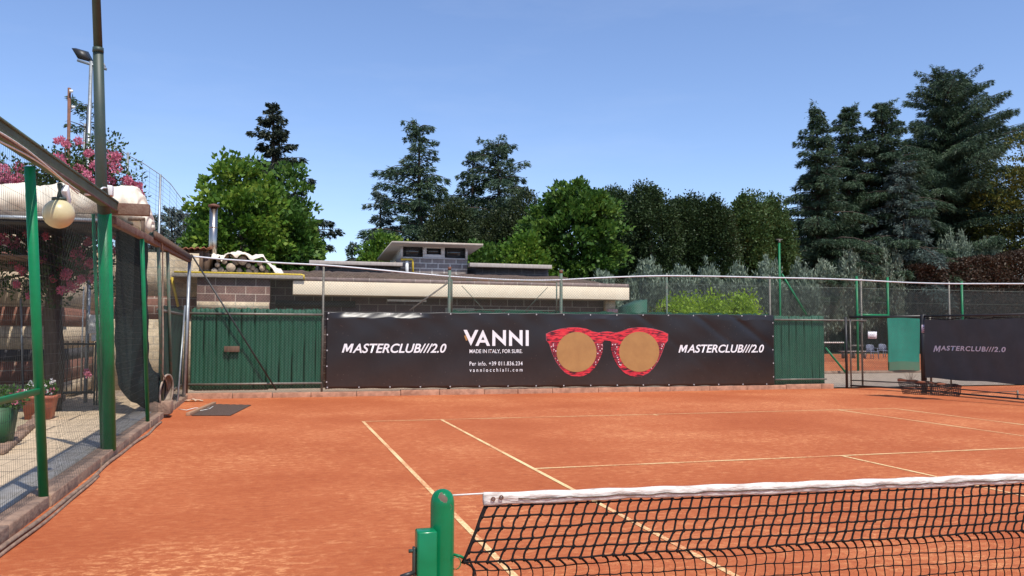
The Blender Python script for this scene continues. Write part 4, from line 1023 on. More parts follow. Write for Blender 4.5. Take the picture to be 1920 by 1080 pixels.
put('soil', MB().box(w0+.02, w1-.02, a[1]-.01, a[1]+.33, .30, .08+ht-.04), M_wood, pl)
m = MB(); leaf_cloud(m, ((w0+w1)/2, a[1]+.16, .55), ((w1-w0)/2, .2, .16), 900, .06, .035); put('foliage', m, M_lplant, pl)
m = MB()
for i in range(16): leaf_cloud(m, (random.uniform(w0, w1), a[1]+random.uniform(-.05, .1), random.uniform(.5, .72)), (.03, .03, .03), 14, .035, .03)
put('blossom', m, M_whitef, pl)
m = MB()
for i in range(4): leaf_cloud(m, (w1-.1+random.uniform(-.1, .1), a[1], random.uniform(.5, .75)), (.03, .03, .03), 14, .035, .03)
put('blossom', m, M_pink, pl)
a = at(-20, 842, Z=.08); b = at(17, 765, Y=a[1])
pg = thing('green_planter', 'dark green square plastic flower pot cut by the left edge of the view', 'planter', (a[0], a[1], .08))
V = [(a[0]-.1, a[1], .08), (b[0]-.05, a[1], .08), (b[0]-.05, a[1]+.4, .08), (a[0]-.1, a[1]+.4, .08), (a[0]-.14, a[1]-.03, b[2]), (b[0], a[1]-.03, b[2]), (b[0], a[1]+.44, b[2]), (a[0]-.14, a[1]+.44, b[2])]
put('pot', MB().add(V, [(0,1,5,4),(1,2,6,5),(2,3,7,6),(3,0,4,7),(0,3,2,1),(4,5,6,7)]), plain('green_pot', (.02, .09, .03), (.02, .07, .025), .6), pg)
m = MB(); leaf_cloud(m, (a[0]+.05, a[1]+.2, b[2]+.1), (.3, .25, .15), 500, .06, .035); put('foliage', m, M_lplant, pg)
m = MB()
for i in range(10): leaf_cloud(m, (a[0]+random.uniform(-.1, .35), a[1]+random.uniform(-.05, .1), b[2]+random.uniform(.05, .2)), (.03, .03, .03), 14, .035, .03)
put('blossom', m, M_pink, pg)

# ------------------------------------------------------------------ on the clay, left
P = []; 
for y in np.arange(-3, 12.6, .15): P.append((-3.315+.018*math.sin(y*1.3)+.008*math.sin(y*3.1), y, .016+.006*math.sin(y*3.3)))
o = put('edging_hose', MB().tube(P, .020, 8), M_dirtconc, smooth=True, loc=(-3.3, 5, 0)); tag(o, 'old dusty hose half buried along the left edge of the clay', 'hose')
P = [(x+.045+.012*math.sin(y*1.3+2), y, z_-.004) for x, y, z_ in P[:68]]
o = put('edging_hose', MB().tube(P, .013, 8), M_dirtconc, smooth=True, loc=(-3.25, 4, 0)); tag(o, 'thinner dusty hose lying on the court side of the old edging hose', 'hose')
c1, c2, c3, c4_ = at(359, 778, Z=.02), at(432, 778, Z=.02), at(471, 758.5, Z=.02), at(402, 757, Z=.02)
m = MB(); n = 26; V = []
for j in range(n):
    for i in range(n):
        u_, v_ = i/(n-1), j/(n-1); p = (c1*(1-u_)+c2*u_)*(1-v_)+(c4_*(1-u_)+c3*u_)*v_; V.append((p[0], p[1], .014+.006*math.sin(i*1.3)*math.sin(j*.9)+random.uniform(0, .004)))
m.add(V, [(j*n+i, j*n+i+1, (j+1)*n+i+1, (j+1)*n+i) for j in range(n-1) for i in range(n-1)])
mt_ = thing('drag_mat', 'brown drag mat with a wooden batten lying on the clay by the left corner', 'drag mat', tuple(c1)); 
o = put('netting', m, M_matrub, mt_); mo = o.modifiers.new('s', 'SOLIDIFY'); mo.thickness = .01
put('batten', MB().bar(at(352, 777, Z=.03), at(402, 756, Z=.03), .07, .06), plain('bare_batten', (.42, .24, .14), (.30, .16, .09), .85, 8, stretch=(1, 8, 8)), mt_, bevel=.005)
P = [at(x, y, Z=.015) for x, y in ((335, 767), (350, 769), (365, 765), (385, 765), (400, 762), (392, 767), (370, 771))]
put('cord', MB().tube(P, .008, 6), M_rope, mt_, smooth=True)
c = at(362, 750, Z=.03); m = MB(); leaf_cloud(m, c, (.13, .08, .03), 5, .2, .12, 0); 
m = MB(); n = 12; V = [(c[0]+(i/11-.5)*.42, c[1]+(j/3-.5)*.22, .012+.05*abs(math.sin(i*.9+j))*(1-abs(i/11-.5)*1.7)) for j in range(4) for i in range(n)]
m.add(V, [(j*n+i, j*n+i+1, (j+1)*n+i+1, (j+1)*n+i) for j in range(3) for i in range(n-1)]); o = put('rag', m, plain('pale_rag', (.62, .45, .32), (.5, .33, .22), .9), smooth=True, loc=tuple(c)); tag(o, 'small pale crumpled rag on the clay in the far left corner', 'rag')

# ================================================================== RIGHT SIDE: gate, banner, second court
SX = 15.25
G0 = np.array([14.19, 17.5, 0]); G1 = np.array([15.15, 15.62, 0]); G2 = np.array([15.3, 12.6, 0]); G3 = np.array([15.35, 7.0, 0])
gh = 2.03
rg = thing('court_gate', 'open black framed chain link gate panel at the right rear corner of the court', 'gate', tuple(G0))
def upz(p, z_): return (p[0], p[1], z_)
put('frame', MB().bar(upz(G0, .03), upz(G0, gh), .05, .05, (1, 0, 0)).bar(upz(G0+(G1-G0)*.05, gh), upz(G1, gh), .05, .06).bar(upz(G0+(G1-G0)*.05, .09), upz(G1, .09), .04, .045).bar(upz(G0+(G1-G0)*.05, .24), upz(G1, .24), .025, .03), M_black, rg)
put('inner_post', MB().bar(upz(G0+(G1-G0)*.06, .03), upz(G0+(G1-G0)*.06, gh), .03, .03, (1, 0, 0)), M_greyst, rg)
def slantchain(mb, p, q, z0, z1, pp=.07, r=.0016):
    tmp = MB(); L_ = np.linalg.norm((q-p)[:2]); chain(tmp, 0, L_, z0, z1, 0, pp, r); d = (q-p)/L_
    for V_ in tmp.V:
        s_ = V_[:, 0].copy(); off_ = V_[:, 1].copy(); V_[:, 0] = p[0]+d[0]*s_-d[1]*off_; V_[:, 1] = p[1]+d[1]*s_+d[0]*off_
    for V_, F_ in zip(tmp.V, tmp.F): mb.add(V_, F_)
m = MB(); slantchain(m, G0, G1, .1, gh); put('chain_link', m, M_wiredark, rg)
sf = thing('right_fence', 'black steel side fence to the right of the gate, carrying the dark grey windbreak', 'fence', tuple(G1))
put('post', MB().bar(upz(G1, 0), upz(G1, gh+.05), .11, .09, (1, 0, 0)), M_black, sf)
put('post', MB().bar(upz(G1+[.12, -.12, 0], 0), upz(G1+[.12, -.12, 0], gh+.03), .04, .04, (1, 0, 0)), M_greyst, sf)
put('post', MB().bar(upz(G2+[0, -1.2, 0], 0), upz(G2+[0, -1.2, 0], gh+.05), .08, .08, (1, 0, 0)), M_black, sf)
put('rail', MB().bar(upz(G1, gh), upz(G2, gh+.0), .05, .05).bar(upz(G2, gh), upz(G3, gh), .05, .05), M_black, sf)
put('rail', MB().bar(upz(G1, .055), upz(G2, .055), .04, .04).bar(upz(G2, .055), upz(G3, .055), .04, .04), M_black, sf)
put('rail', MB().bar(upz(G1, .18), upz(G2, .15), .02, .025).bar(upz(G2, .15), upz(G3, .15), .02, .025), M_black, sf)
m = MB(); slantchain(m, G1, G2, .06, gh, .07, .0014); put('chain_link', m, M_wiredark, sf)
wbn = thing('windbreak_banner', 'dark grey mesh windbreak with white slanted lettering at the right edge', 'banner', tuple(G1))
d = (G2-G1)/np.linalg.norm((G2-G1)); nrm_ = np.array([d[1], -d[0], 0]); nrm_ = nrm_ if nrm_[0] < 0 else -nrm_
def wpt(s_, z_, off=.05):
    b_ = .02*math.sin(s_*2.2+z_*1.5)*math.sin((z_-.35)*1.9)+.006*math.sin(s_*9+z_*5)
    p = G1+d*s_+nrm_*(off+b_); return (p[0], p[1], z_)
LW = 6.0; V = []; n1, n2 = 140, 24
for j in range(n2+1):
    for i in range(n1+1):
        s_ = .1+LW*i/n1; zb_ = .40+.012*math.sin(s_*4)+(.10*math.exp(-((s_-1.25)/.45)**2)*0); zt2 = 1.93+.012*math.sin(s_*5)
        V.append(wpt(s_, zb_+(zt2-zb_)*j/n2))
m = MB().add(V, [(j*(n1+1)+i, j*(n1+1)+i+1, (j+1)*(n1+1)+i+1, (j+1)*(n1+1)+i) for j in range(n2) for i in range(n1)]); put('mesh_sheet', m, M_greytarp, wbn, smooth=True)
m = MB(); m.tube([wpt(s_, 1.95+.02*math.sin(s_*6), .03) for s_ in np.linspace(.1, 6, 60)], .012, 6); put('lashing_cord', m, M_cord, wbn)
def wfit(px, py):
    # meet of the view ray with the (nearly plane) sheet
    dd = FW+RT*(px-960)/FPX+UP*(540-py)/FPX; P0 = G1+nrm_*.05; t_ = ((P0-CAM)@nrm_)/(dd@nrm_); p = CAM+dd*t_; return ((p-G1)@d, p[2])
lay(poly_mesh(POLY_M), wfit(1751, 648), wfit(1765, 660.2), lambda s_, z_: wpt(s_, z_, .062), M_print2, wbn)
tl, br = wfit(1763.8, 648), wfit(1887.5, 660.5)
tm = text_mesh('ASTERCLUB///2.0', .18, .030, 1.15)
ob = lay(tm, tl, br, lambda s_, z_: wpt(s_, z_, .062), M_print2, wbn)
# papers
def paper(px0, py0, px1, py1, P0, nrm, label, mat, cat='notice', lines=3):
    P0 = np.asarray(P0, float); nrm = np.asarray(nrm, float); nrm = nrm/np.linalg.norm(nrm)
    def hit(px, py): dd = FW+RT*(px-960)/FPX+UP*(540-py)/FPX; return CAM+dd*(((P0-CAM)@nrm)/(dd@nrm))
    q = [hit(px0, py0), hit(px1, py0), hit(px1, py1), hit(px0, py1)]
    if (nrm@(CAM-P0)) < 0: nrm = -nrm
    t_ = thing('paper_notice', label, cat, tuple(q[3]))
    V = [p for p in q]+[p-nrm*.004 for p in q]
    put('sheet', MB().add(V, [(0,1,2,3),(7,6,5,4),(0,4,5,1),(1,5,6,2),(2,6,7,3),(3,7,4,0)]), mat, t_)
    m = MB(); u_ = q[1]-q[0]; v_ = q[3]-q[0]
    for i in range(lines):
        f = .3+.5*i/max(1, lines-1); w0 = .2+.08*(i % 2); a_ = q[0]+u_*w0+v_*f+nrm*.003
        m.add([a_, a_+u_*(1-2*w0), a_+u_*(1-2*w0)+v_*.06, a_+v_*.06], [(0,1,2,3)])
    put('print', m, M_ink, t_)
paper(1728, 609, 1738, 624, G1+[0, -.08, 0], (-.25, -.97, 0), 'small pinkish paper notice tied to the black post beside the windbreak', M_paperp)
paper(1627.5, 622, 1644, 635, (14.84, FY-.08, 1.7), (0, -1, 0), 'white paper notice on the chain link behind the open gate', M_paper)

# discarded piece of old net leaning behind the gate
on = thing('old_net', 'worn rolled end of net with a rusty orange band on the ground behind the gate', 'old net', (15.9, 16.6, 0))
c, d_ = at(1692, 738, Z=0.01), at(1798, 743, Z=0.01); a, b = at(1684, 710, Y=c[1]+.05), at(1803, 722, Y=d_[1])
xs = np.linspace(0, 1, 34)
put('band', MB().add([a, b, b+[0, 0, -.06], a+[0, 0, -.06], a+[0, .03, 0], b+[0, .03, 0], b+[0, .03, -.06], a+[0, .03, -.06]], [(0,1,2,3),(4,7,6,5),(0,4,5,1),(3,2,6,7),(1,5,6,2),(0,3,7,4)]), plain('rusty_band', (.28, .09, .045), (.17, .06, .03), .9), on)
A = []; B = []
for r_ in np.linspace(0, 1, 9):
    p, q = a*(1-r_)+c*r_, b*(1-r_)+d_*r_
    pts2 = [p*(1-x)+q*x+np.array([0, .03*math.sin(x*20+r_*5), .01*math.sin(x*30+r_*3)]) for x in xs]
    A += pts2[:-1]; B += pts2[1:]
for x in xs:
    P = [(a*(1-r_)+c*r_)*(1-x)+(b*(1-r_)+d_*r_)*x+np.array([0, .03*math.sin(x*20+r_*5), .01*math.sin(x*30+r_*3)]) for r_ in np.linspace(0, 1, 9)]
    A += P[:-1]; B += P[1:]
put('netting', MB().wires(A, B, .011), plain('dusty_cord', (.06, .04, .035), (.035, .025, .02), .9), on)
m = MB(); c = at(1706, 712, Y=16.5)
for i in range(7): m.tube([c+[random.uniform(-.03, .03), 0, -.1], c+[random.uniform(-.2, .25), random.uniform(-.1, .1), random.uniform(.1, .45)]], .006, 5)
o = put('dry_twigs', m, M_wood, loc=tuple(c)); tag(o, 'few dry twigs sticking up behind the discarded old net', 'twigs')
a = at(1908, 741, X=15.9); m = MB().tube([(a[0], a[1], 0), (a[0], a[1], .2)], .02, 8).tube([(a[0], a[1], .18), (a[0]-.2, a[1]+1.2, .05)], .01, 6)
o = put('ground_anchor', m, M_greyst, loc=(a[0], a[1], 0)); tag(o, 'short steel ground anchor with a stay behind the right fence', 'anchor')

# floodlight mast beyond the right edge (throws the thin shadow across the clay)
fm = thing('floodlight_pole', 'slim floodlight pole with lamp heads standing in the right side fence', 'floodlight', (15.35, 8.35, 0))
put('pole', MB().tube([(15.35, 8.35, 0), (15.35, 8.35, 11.3)], [.07, .045], 12), M_galv, fm, smooth=True)
for k_, dz in enumerate((11.25, 10.6, 9.9, 9.3)): put('lamp_head', MB().bar((15.35-.30, 8.35+.05, dz), (15.35+.30, 8.35-.05, dz), .22, .30), M_black, fm, bevel=.02)

# second fence line further back and its gate frame
s2 = thing('second_fence', 'green posted dark chain link fence of the neighbouring court, far behind the gate', 'fence', (18, 24.8, 0))
QY = 24.8
for px_, yt_, yb_ in ((1461, 450, 590), (1606, 518, 700), (1664, 520, 700), (1803, 528, 700), (1930, 528, 700)):
    p = at(px_, yt_, Y=QY); put('post', MB().tube([(p[0], QY, 0), (p[0], QY, p[2])], .045 if px_ != 1461 else .04, 10), M_green, s2, smooth=True)
p = at(1461, 450, Y=QY); put('post_top', MB().tube([(p[0], QY, p[2]-.1), (p[0], QY, p[2]+.02)], .05, 10).box(p[0]-.12, p[0]+.12, QY-.05, QY+.05, p[2], p[2]+.03), M_greyst, s2)
a, b = at(1466, 514, Y=QY), at(1512, 590, Y=QY); put('brace', MB().tube([a, b], .04, 8), M_green, s2, smooth=True)
a, b = at(1548, 652, Y=QY), at(1580, 706, Y=QY); put('brace', MB().tube([a, (b[0], QY-.2, .05)], .04, 8), M_green, s2, smooth=True)
a, b = at(1606, 590.5, Y=QY), at(1664, 591.5, Y=QY); put('crossbar', MB().tube([a, b], .05, 8), M_green, s2, smooth=True)
p0 = at(1200, 545, Y=QY)
M_wireblack = plain('black_coated_wire', (.012, .018, .014), (.02, .026, .02), .5, 30)
m = MB(); chain(m, p0[0], 36, .05, at(1600, 540, Y=QY)[2], QY+.06, .09, .0042); put('chain_link', m, M_wireblack, s2)
m = MB(); chain(m, p0[0], 36, 2.3, at(1600, 545, Y=QY)[2], QY+.03, .06, .0038); put('shade_netting', m, M_wireblack, s2)
m = MB(); ztop = at(1600, 540, Y=QY)[2]; 
for zz_ in (ztop, ztop-.55): m.tube([(p0[0], QY+.05, zz_), (36, QY+.05, zz_)], .007, 5)
put('tension_wire', m, M_wire, s2)
put('base_kerb', MB().box(p0[0], 36, QY-.05, QY+.12, -.05, .12), M_dirtconc, s2)
a, b = at(1664, 596, Y=QY-.08), at(1722, 695, Y=QY-.08)
tw = thing('turquoise_windbreak', 'turquoise green mesh windbreak hanging between the gate posts of the far court', 'windbreak', (a[0], QY-.08, 0))
def sheet(x0_, x1_, z0_, z1_, mat, name, parent, amp=.03):
    m = MB(); nx_, nz_ = 24, 12; V = []
    for j in range(nz_+1):
        for i in range(nx_+1):
            x = x0_+(x1_-x0_)*i/nx_; z_ = z0_+(z1_-z0_)*j/nz_; V.append((x, QY-.08+amp*math.sin(x*3+z_*2)+.01*math.sin(x*9), z_+.015*math.sin(x*4)))
    m.add(V, [(j*(nx_+1)+i, j*(nx_+1)+i+1, (j+1)*(nx_+1)+i+1, (j+1)*(nx_+1)+i) for j in range(nz_) for i in range(nx_)]); return put(name, m, mat, parent, smooth=True)
zc = at(1700, 678, Y=QY-.08)[2]
sheet(a[0], b[0]+.1, zc, a[2], M_turq, 'mesh_sheet', tw); sheet(a[0]+.05, b[0]+.1, b[2]+.02, zc, M_turqlow, 'dusty_hem', tw)
# chairs beyond
def chair(px, py, Y, s_, label):
    p = at(px, py, Y=Y); x, y = p[0], p[1]; z0_ = 0
    t_ = thing('plastic_chair', label, 'chair', (x, y, 0), 'grey chairs on the far court')
    put('seat', MB().box(x-.27, x+.27, y-.25, y+.22, .42, .46), M_chair, t_, bevel=.02)
    V = []; n = 13
    for zz_ in (.45, .65, .82, .90):
        for i in range(n): u_ = -1+2*i/(n-1); V.append((x+u_*(.29-.05*(zz_ > .85)), y+.25-.12*u_*u_+.12*(zz_-.45), zz_-(.05*u_*u_ if zz_ > .8 else 0)))
    o = put('backrest', MB().add(V, [(j*n+i, j*n+i+1, (j+1)*n+i+1, (j+1)*n+i) for j in range(3) for i in range(n-1)]), M_chair, t_, smooth=True); mo = o.modifiers.new('s', 'SOLIDIFY'); mo.thickness = .02
    for sx in (-1, 1):
        put('armrest', MB().bar((x+sx*.28, y-.2, .65), (x+sx*.28, y+.2, .67), .05, .03), M_chair, t_)
        for sy in (-1, 1): put('leg', MB().tube([(x+sx*.25, y+sy*.2, .65 if sy < 0 else .45), (x+sx*.28, y+sy*.24, 0)], .025, 6), M_chair, t_)
chair(1635, 655, 41, 1, 'grey plastic armchair standing alone on the far clay court, seen through the gate')
chair(1658, 655, 43.5, 1, 'second grey plastic armchair, to the right of the first one on the far court')
a = at(1580, 657, Y=42); b = at(1628, 657, Y=42)
bn = thing('bench', 'long low pale bench at the side of the far court', 'bench', (a[0], 42, 0))
put('seat', MB().box(a[0], b[0], 42, 42.4, .42, .47), M_parapet, bn); put('backrest', MB().box(a[0]+1, b[0], 42.4, 42.45, .75, .85), M_greyst, bn)
for x in (a[0]+.2, b[0]-.2, (a[0]+b[0])/2): put('leg', MB().box(x-.03, x+.03, 42.05, 42.35, 0, .42), M_greyst, bn)
a = at(1500, 641, Y=36); b = at(1582, 640, Y=36)
fn = thing('far_net', 'tennis net with white headband on the neighbouring clay court', 'tennis net', (a[0], 36, 0))
put('headband', MB().box(a[0]-2, b[0], 35.98, 36.02, a[2]-.07, a[2]), M_canvas, fn); m = MB(); 
xs = np.arange(a[0]-2, b[0], .08); m.wires([(x, 36, .05) for x in xs], [(x, 36, a[2]-.07) for x in xs], .004); zs = np.arange(.05, a[2]-.07, .08); m.wires([(a[0]-2, 36, z_) for z_ in zs], [(b[0], 36, z_) for z_ in zs], .004); put('net_cords', m, M_cord, fn)
put('net_post', MB().tube([(b[0]+.1, 36, 0), (b[0]+.1, 36, a[2]+.02)], .045, 10), M_green, fn)
# green crate behind fence near the bush
a = at(1182, 562, Y=21.3); b = at(1212, 588, Y=21.3)
o = put('green_container', MB().add([(a[0], 21.3, 0), (b[0], 21.3, 0), (b[0], 22.3, 0), (a[0], 22.3, 0), (a[0]+.02, 21.3, a[2]-.2), (b[0]+.03, 21.3, a[2]+.02), (b[0]+.03, 22.3, a[2]+.02), (a[0]+.02, 22.3, a[2]-.2)], [(0,1,5,4),(1,2,6,5),(2,3,7,6),(3,0,4,7),(4,5,6,7)]), M_paneldark, loc=(a[0], 21.3, 0)); tag(o, 'dark green sheet metal enclosure between the clubhouse corner and the bright shrub', 'container')

# far poles and tall net on the left
tn = thing('ball_stop_net', 'tall grey net on thin steel poles against the sky, far left', 'net', (-20, 36, 0))
NY = 36
pp_ = [(159, 232), (240, 286), (301, 327), (348, 382), (200, 258)]
for px_, py_ in pp_[:3]:
    p = at(px_, py_, Y=NY); put('pole', MB().tube([(p[0], NY, 0), p], .05, 8), M_galv, tn, smooth=True)
cab = [at(x, y, Y=NY) for x, y in ((150, 228), (200, 262), (240, 291), (270, 307), (301, 328), (320, 345), (348, 383), (385, 420))]
put('top_cable', MB().tube(cab, .018, 6), M_greyst, tn, smooth=True)
m = MB(); A = []; B = []
cx_ = np.array(cab); 
for x in np.arange(cx_[0][0], cx_[-1][0], .28): zt_ = np.interp(x, cx_[:, 0], cx_[:, 2]); A.append((x, NY, 1)); B.append((x, NY, zt_))
for k_ in np.linspace(.1, 1, 34):
    for i in range(len(cab)-1): A.append((cx_[i][0], NY, 1+(cx_[i][2]-1)*k_)); B.append((cx_[i+1][0], NY, 1+(cx_[i+1][2]-1)*k_))
m.wires(A, B, .006); put('netting', m, M_greyst, tn)
p = at(171, 115, Y=26); 
fl2 = thing('floodlight', 'slim grey pole with a tilted dark floodlight head behind the dark mast', 'floodlight', (p[0], 26, 0))
put('pole', MB().tube([(p[0], 26, 0), (p[0], 26, p[2])], [.09, .055], 12), M_galv, fl2, smooth=True)
a, b = at(145, 113, Y=26), at(200, 130, Y=26); put('crossarm', MB().bar(a, b, .08, .07), M_galv, fl2)
a, b = at(134, 90, Y=26), at(166, 108, Y=26); cN = (a+b)/2
V = [at(x, y, Y=26) for x, y in ((134, 90), (158, 97), (168, 116), (146, 110))]; V2 = [v+np.array([.05, .35, .12]) for v in V]
put('lamp_head', MB().add(V+V2, [(0,3,2,1),(4,5,6,7),(0,1,5,4),(1,2,6,5),(2,3,7,6),(3,0,4,7)]), M_black, fl2)
V = [at(x, y, Y=26) for x, y in ((176, 107), (192, 112), (198, 126), (180, 122))]; V2 = [v+np.array([-.05, .35, .1]) for v in V]
put('lamp_head', MB().add(V+V2, [(0,3,2,1),(4,5,6,7),(0,1,5,4),(1,2,6,5),(2,3,7,6),(3,0,4,7)]), M_white, fl2)
p = at(130, 165, Y=24); rp = thing('rusty_pole', 'thin rusty brown pole with two small white lamps above the pink blossoms', 'pole', (p[0], 24, 0))
put('pole', MB().tube([(at(133, 400, Y=24)[0], 24, 0), p], .045, 10), M_rust, rp, smooth=True)
for px_, py_ in ((132, 171), (136, 201)): c = at(px_, py_, Y=23.9); put('lamp', MB().tube([c+[-.02, 0, 0], c+[.07, 0, .01]], [.05, .035], 12), M_white, rp, smooth=True)

# ================================================================== VEGETATION
def trunk_mesh(base, H, r0, r1, lean=(0, 0), n=10, k=8, wob=.1):
    P = []; 
    for i in range(k+1):
        t_ = i/k; P.append((base[0]+lean[0]*t_**1.5+wob*math.sin(t_*5+base[0])*t_, base[1]+lean[1]*t_**1.5, base[2]+H*t_))
    return np.array(P), np.linspace(r0, r1, k+1)
def cedar(px, py, Y, halfpx, label, mat, seed, nod=0, dens=1.0, gap=.42, prof=None, droop=.28, up0=.12, low=.1, group='conifers behind the clubhouse', lean=0, leafL=.26, leafW=.055, name='cedar_tree', lens=(.5, .7, .85, .95, 1.0, 1.15)):
    global rng
    rng = np.random.default_rng(seed); random.seed(seed)
    top_ = at(px, py, Y=Y); H = top_[2]; Rm = halfpx/ppm(top_); base = np.array([top_[0]-lean, Y, 0.])
    t_ = thing(name, label, 'tree', tuple(base), group)
    P, rr_ = trunk_mesh(base, H*.97, H*.022+.05, .03, (lean, 0), wob=.12)
    trk = MB().tube(P, rr_, 9)
    cr_ = MB()
    def tp(z_): 
        i = z_/(H*.97)*(len(P)-1); i = min(max(i, 0), len(P)-1.001); a_ = int(i); return P[a_]+(P[a_+1]-P[a_])*(i-a_)
    if prof is None: prof = lambda t: min(1, t/.55)**.8
    h = H*low; az = random.uniform(0, 6.28)
    while h < H*.985:
        t0 = 1-h/H                                    # 0 at the top
        nb = 3 if t0 > .5 else (2 if t0 > .1 else 3)
        for _ in range(nb):
            az += 2.4+random.uniform(-.5, .5)
            Lb = Rm*prof(t0)*random.choice(lens)+.10
            o_ = tp(h+random.uniform(-.5, .5)*gap); dr = np.array([math.cos(az), math.sin(az), 0]); sdv = np.array([-dr[1], dr[0], 0])
            a0 = up0+.35*(1-t0)**3+random.uniform(-.08, .12); dp_ = droop*random.uniform(.6, 1.3)
            s_ = np.linspace(0, 1, 6)[:, None]; path = o_+dr*s_*Lb+np.array([0, 0, 1])*(a0*s_-dp_*s_**2)*Lb
            trk.tube(path, np.linspace(.02+.016*Lb, .008, 6), 4, cap=False)
            n = int((60*Lb+34*Lb*Lb**.6)*dens)+8
            s = rng.uniform(.0, 1, n)**.85; wd = Lb*.30*(1-s)**.55*np.minimum(1, s*4)+.04*leafL/.26
            uu = rng.uniform(-1, 1, n); 
            # twigs: quantise along the branch so foliage gathers into separate sprays
            ns = max(3, int(Lb/.34)); s = (np.floor(s*ns)+.5+rng.normal(size=n)*.16+np.abs(uu)*.45)/ns; s = np.clip(s, .0, 1.04)
            C = o_+dr*(s*Lb)[:, None]+sdv*(uu*wd)[:, None]+np.array([0, 0, 1.])*((a0*s-dp_*s**2)*Lb-np.abs(uu)*wd*.22-rng.uniform(0, .12+.10*Lb**.6, n)*leafL/.3)[:, None]
            D = dr*.8+sdv*(np.sign(uu)*.7)[:, None]+rng.normal(size=(n, 3))*.35+np.array([0, 0, -.55])
            cr_.leaves(C, D, rng.uniform(.6, 1.15, n)*leafL*min(1, .55+2*t0), rng.uniform(.7, 1.2, n)*leafW, .1)
        h += gap*random.uniform(.7, 1.3)*(.55+.6*t0)
    if nod:                                            # drooping leader at the very top
        n = 150; s = rng.uniform(0, 1, n); sg = 1 if nod > 0 else -1; L_ = abs(nod)
        sp_ = (.22*(1.1-s))*leafL/.26; C = tp(H*.94)+np.stack([sg*L_*s**1.6, rng.normal(size=n)*sp_, H*.045*(s*1.6)-.3*L_*np.maximum(0, s-.6)**2*3], 1); C[:, 2] -= rng.uniform(0, .2, n)*leafL/.26*(.3+s*.7); C[:, 0] += rng.normal(size=n)*sp_
        cr_.leaves(C, rng.normal(size=(n, 3))*.5+[sg*.8, 0, -.35], leafL*.9, leafW, .1)
    put('trunk', trk, M_bark, t_); put('crown', cr_, mat, t_)
    return t_
def broad(px, py, Y, halfpx, label, mat, seed, base_y=None, leaf=.13, dens=1.0, zlow=.28, flat=1.0, clump=.42, group='broadleaf trees behind the clubhouse', name='broadleaf_tree', shape=None, upward=.1, nc=None, spike=0, ry=1.0, aspect=.8, rough=1.0):
    global rng
    rng = np.random.default_rng(seed); random.seed(seed)
    top_ = at(px, py, Y=Y); H = top_[2]; Rm = halfpx/ppm(top_); base = np.array([top_[0], Y, 0.])
    t_ = thing(name, label, 'tree', tuple(base), group)
    zc = H*(1+zlow)/2; rz = H*(1-zlow)/2
    trk = MB(); P, rr_ = trunk_mesh(base, H*.7, .035*H*.6+.05, .05); trk.tube(P, rr_, 9)
    for i in range(9):
        az = i*2.4; s_ = H*(.25+.045*i); o_ = np.array([base[0], Y, s_]); e_ = np.array([base[0]+math.cos(az)*Rm*.7, Y+math.sin(az)*Rm*.7*ry, min(H*.95, s_+Rm*.6)])
        trk.tube([o_, (o_+e_)/2+[0, 0, -.1], e_], [.08, .05, .02], 5)
    # irregular outline: lobes pushed in and out of an ellipsoid
    nl_ = 26; ld = rng.normal(size=(nl_, 3)); ld /= np.linalg.norm(ld, axis=1)[:, None]; la = rng.uniform(-.17, .15, nl_)*rough
    N_ = nc or int(210*dens*max(.6, (Rm/2)**1.5)*max(1, (rz/Rm)))
    d = rng.normal(size=(N_, 3)); d /= np.linalg.norm(d, axis=1)[:, None]; rsh = rng.uniform(.15, 1, N_)**.33
    k_ = 1+(np.exp(9*(d@ld.T-1))*la).sum(1)*1.25
    if shape is not None: k_ = k_*shape(d[:, 2])
    C0 = np.array([base[0], Y, zc])+d*np.array([Rm, Rm*ry, rz])*(k_*rsh)[:, None]
    per = int(26*dens**.3)
    if rough > 1: N_ = int(N_*.68); per = int(per*1.5); csz = None; d = d[:N_]; C0 = C0[:N_]
    cr_ = MB()
    csz = clump*rng.uniform(.5, 1.35, N_)
    C = np.repeat(C0, per, 0); sz = np.repeat(csz, per); q = rng.normal(size=(len(C), 3)); q /= np.linalg.norm(q, axis=1)[:, None]
    C = C+q*(rng.uniform(.2, 1, len(C))**.5*sz)[:, None]*np.array([1, 1, .6+spike])
    D = np.repeat(d, per, 0)*.8+q*.5+rng.normal(size=(len(C), 3))*.5+[0, 0, upward]
    cr_.leaves(C, D, rng.uniform(.65, 1.2, len(C))*leaf, rng.uniform(.7, 1.1, len(C))*leaf*aspect, .18)
    if spike:                                          # upright shoots on the outline
        m_ = d[:, 2] > .1; Cs = C0[m_]
        for c_ in Cs[:140]:
            n = 16; h_ = rng.uniform(0, 1, n); r_ = .16*(1-h_*.7)
            p = c_+np.stack([rng.normal(size=n)*r_, rng.normal(size=n)*r_, h_*spike*1.1], 1); cr_.leaves(p, rng.normal(size=(n, 3))*.6+[0, 0, .6], leaf, leaf*.7, .15)
    put('trunk', trk, M_bark, t_); put('crown', cr_, mat, t_)
    return t_
M_ced = leafmat('cedar_needles', (.024, .048, .027), (.045, .082, .042), (.09, .13, .065), .15)
M_cedb = leafmat('blue_cedar_needles', (.035, .060, .050), (.070, .105, .088), (.12, .155, .13), .1)
M_fir = leafmat('fir_needles', (.010, .018, .010), (.018, .030, .016), (.055, .060, .032), .08)
M_lin = leafmat('linden_leaves', (.04, .105, .012), (.10, .20, .022), (.28, .36, .05), .35)
M_lin2 = leafmat('green_leaves', (.025, .075, .010), (.060, .135, .020), (.16, .25, .04), .3)
M_yew = leafmat('yew_needles', (.014, .026, .008), (.030, .048, .014), (.070, .080, .025), .1)
M_horn = leafmat('hornbeam_leaves', (.016, .034, .011), (.034, .060, .018), (.075, .11, .036), .2)
M_pop = leafmat('poplar_leaves', (.030, .070, .016), (.060, .110, .030), (.12, .17, .055), .25)
